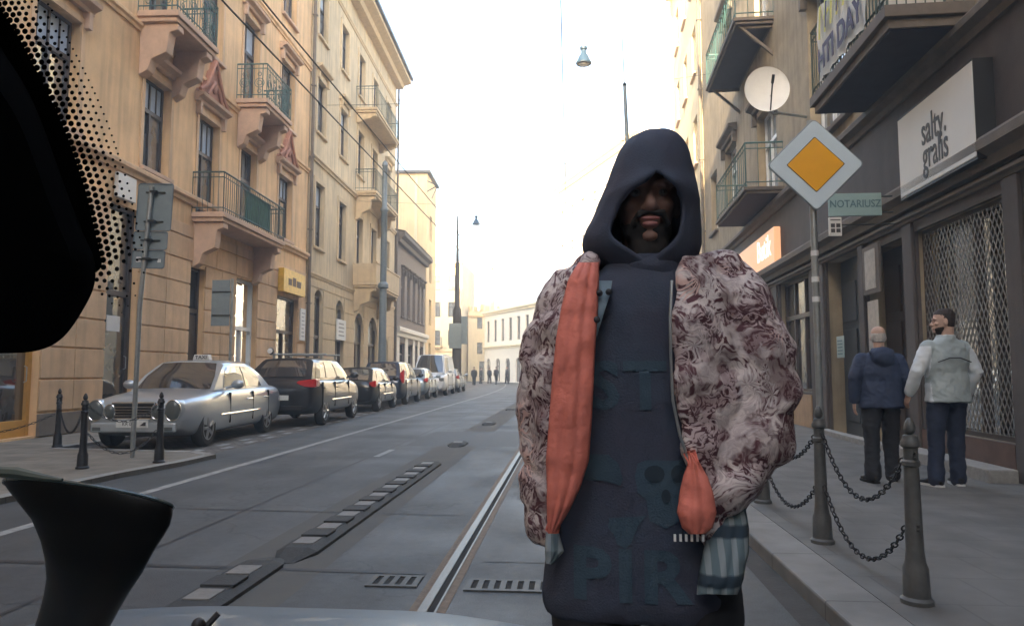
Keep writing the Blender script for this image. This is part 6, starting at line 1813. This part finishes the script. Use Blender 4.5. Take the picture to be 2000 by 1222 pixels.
fd = g.build('frit_dots', M['frit'], ws)
# bonnet
g = MB(); VS = []; nx, ny = 28, 20
for j in range(ny+1):
    y = lerp(.78, 1.52, j/ny)
    for i in range(nx+1):
        x = lerp(-.86, .66, i/nx); xr = x + .10
        crown = .922 - .10*max(0, (x + .30)/.6)**1.5*(x > -.30) - .02*max(0, (-x - .6)/.3)**2*(x < -.6)
        z = crown - .42*max(0, y - 1.0)**1.8 - .10*(1.0 - y)**2*(y < 1.0)
        if j == ny: z -= .10
        VS.append(Vector((x, y, z)) - oc)
g.add(VS, [(j*(nx+1)+i, j*(nx+1)+i+1, (j+1)*(nx+1)+i+1, (j+1)*(nx+1)+i) for j in range(ny) for i in range(nx)])
o = g.build('bonnet', paint('pale blue bonnet paint', (.10, .14, .175), .2, .45, .3), OC, smooth=True, angle=180)
md = o.modifiers.new('s', 'SOLIDIFY'); md.thickness = .02; md.offset = -1
p_ = dep(388, 1208, .90) - oc
g = MB(); g.ell(p_ + Vector((0, .0, -.008)), .009, .009, .010, 12, 8); g.tube([p_ + Vector((0, 0, -.02)), p_ + Vector((.02, .012, .004))], .004, 6); g.build('washer_jet', M['black'], OC, smooth=True)
# suction mount
SM = thing('suction_mount', 'flared black suction mount reaching up to the windscreen in the lower left corner', 'phone mount', dep(160, 1222, .42))
o0 = Vector(SM.location); g = MB(); R_ = []
for cx, cy, hw_, hh, Y in ((172, 966, 176, 38, .360), (172, 969, 177, 38, .358), (176, 982, 172, 34, .356), (186, 1006, 156, 30, .355), (190, 1030, 138, 27, .357), (190, 1062, 118, 26, .360), (184, 1100, 102, 25, .366),
        (175, 1135, 88, 24, .374), (164, 1165, 81, 24, .384), (152, 1195, 76, 24, .396), (138, 1228, 72, 24, .410), (120, 1290, 68, 24, .430), (100, 1400, 66, 24, .47)):
    c_ = dep(cx, cy, Y); sx_ = hw_*Y/FPX*1.0; sz = hh*Y/FPX; tilt = .11 if cy < 1100 else .15
    R_.append([c_ - o0 + Vector((sx_*cos(a), sz*1.5*sin(a), -tilt*sx_*cos(a)*1.0 + sz*(-.85 if cy < 1000 else (-.2 if cy < 1050 else .6))*sin(a))) for a in [2*pi*k/40 for k in range(40)]])
g.rings(R_[1:]); g.build('cup', M['blackgloss'], SM, smooth=True, angle=50)
g = MB(); g.rings(R_[:2]); g.build('cup_face', M['housing'], SM)
g = MB(); rim = [p_*1.0 for p_ in R_[0]]; g.tube(rim + [rim[0]], .0012, 6, cap=False); g.build('rim', mat('clear rubber rim', (.05, .07, .07), .15), SM, smooth=True)
g = MB(); c_ = dep(10, 935, .34) - o0; g.tube([c_ + Vector((-.02, 0, .004)), c_ + Vector((.006, 0, .003)), c_ + Vector((.02, 0, .001)), c_ + Vector((.030, 0, .000))], [.002, .003, .0018, .0008], 8)
g.build('release_tab', mat('greenish rubber tab', (.06, .08, .07), .3), SM, smooth=True)

# ---------------------------------------------------------------- thin bright street haze
hz = MB(); hz.box(-60, 60, -45, 160, -1.2, 30)
hm = bpy.data.materials.new('haze air'); hm.use_nodes = True
hn = hm.node_tree
for nd in list(hn.nodes):
    if nd.bl_idname == 'ShaderNodeBsdfPrincipled': hn.nodes.remove(nd)
pv = hn.nodes.new('ShaderNodeVolumePrincipled'); pv.inputs['Density'].default_value = .0058; pv.inputs['Color'].default_value = (1, .97, .93, 1); pv.inputs['Anisotropy'].default_value = .2
hn.links.new(pv.outputs[0], hn.nodes['Material Output'].inputs['Volume'])
ho = hz.build('haze', hm); ho['kind'] = 'stuff'

# ---------------------------------------------------------------- pieces one could count become parts of their own
def split_loose(o):
    me = o.data; par = list(range(len(me.vertices)))
    def find(a):
        while par[a] != a: par[a] = par[par[a]]; a = par[a]
        return a
    for e in me.edges:
        a, b = find(e.vertices[0]), find(e.vertices[1])
        if a != b: par[a] = b
    roots = {}
    for p_ in me.polygons: roots.setdefault(find(p_.vertices[0]), []).append(p_)
    if len(roots) < 2 or len(roots) > 40: return
    for i, ps in enumerate(roots.values()):
        ix = {}; vs = []; fs = []; mi = []
        for p_ in ps:
            f = []
            for v in p_.vertices:
                if v not in ix: ix[v] = len(vs); vs.append(me.vertices[v].co[:])
                f.append(ix[v])
            fs.append(f); mi.append(p_.material_index)
        m2 = bpy.data.meshes.new(o.name.split('.')[0]); m2.from_pydata(vs, [], fs); m2.polygons.foreach_set('material_index', mi)
        for q in me.materials: m2.materials.append(q)
        for p_, s_ in zip(m2.polygons, ps): p_.use_smooth = s_.use_smooth
        if i == 0: first = m2; continue
        c_ = o.copy(); c_.data = m2; COL.objects.link(c_)
    o.data = first
SPLIT = ('shopfront_pilaster', 'balcony_soffit', 'plinth', 'shopfront', 'balcony_bracket', 'door_gap', 'door_handle', 'corner_pilaster', 'fog_lamp', 'sticker', 'sign_box', 'vest_button', 'flue', 'battlement', 'bracket', 'eyelet')
for o in list(COL.objects):
    if o.type == 'MESH' and o.name.split('.')[0] in SPLIT and not o.children: split_loose(o)
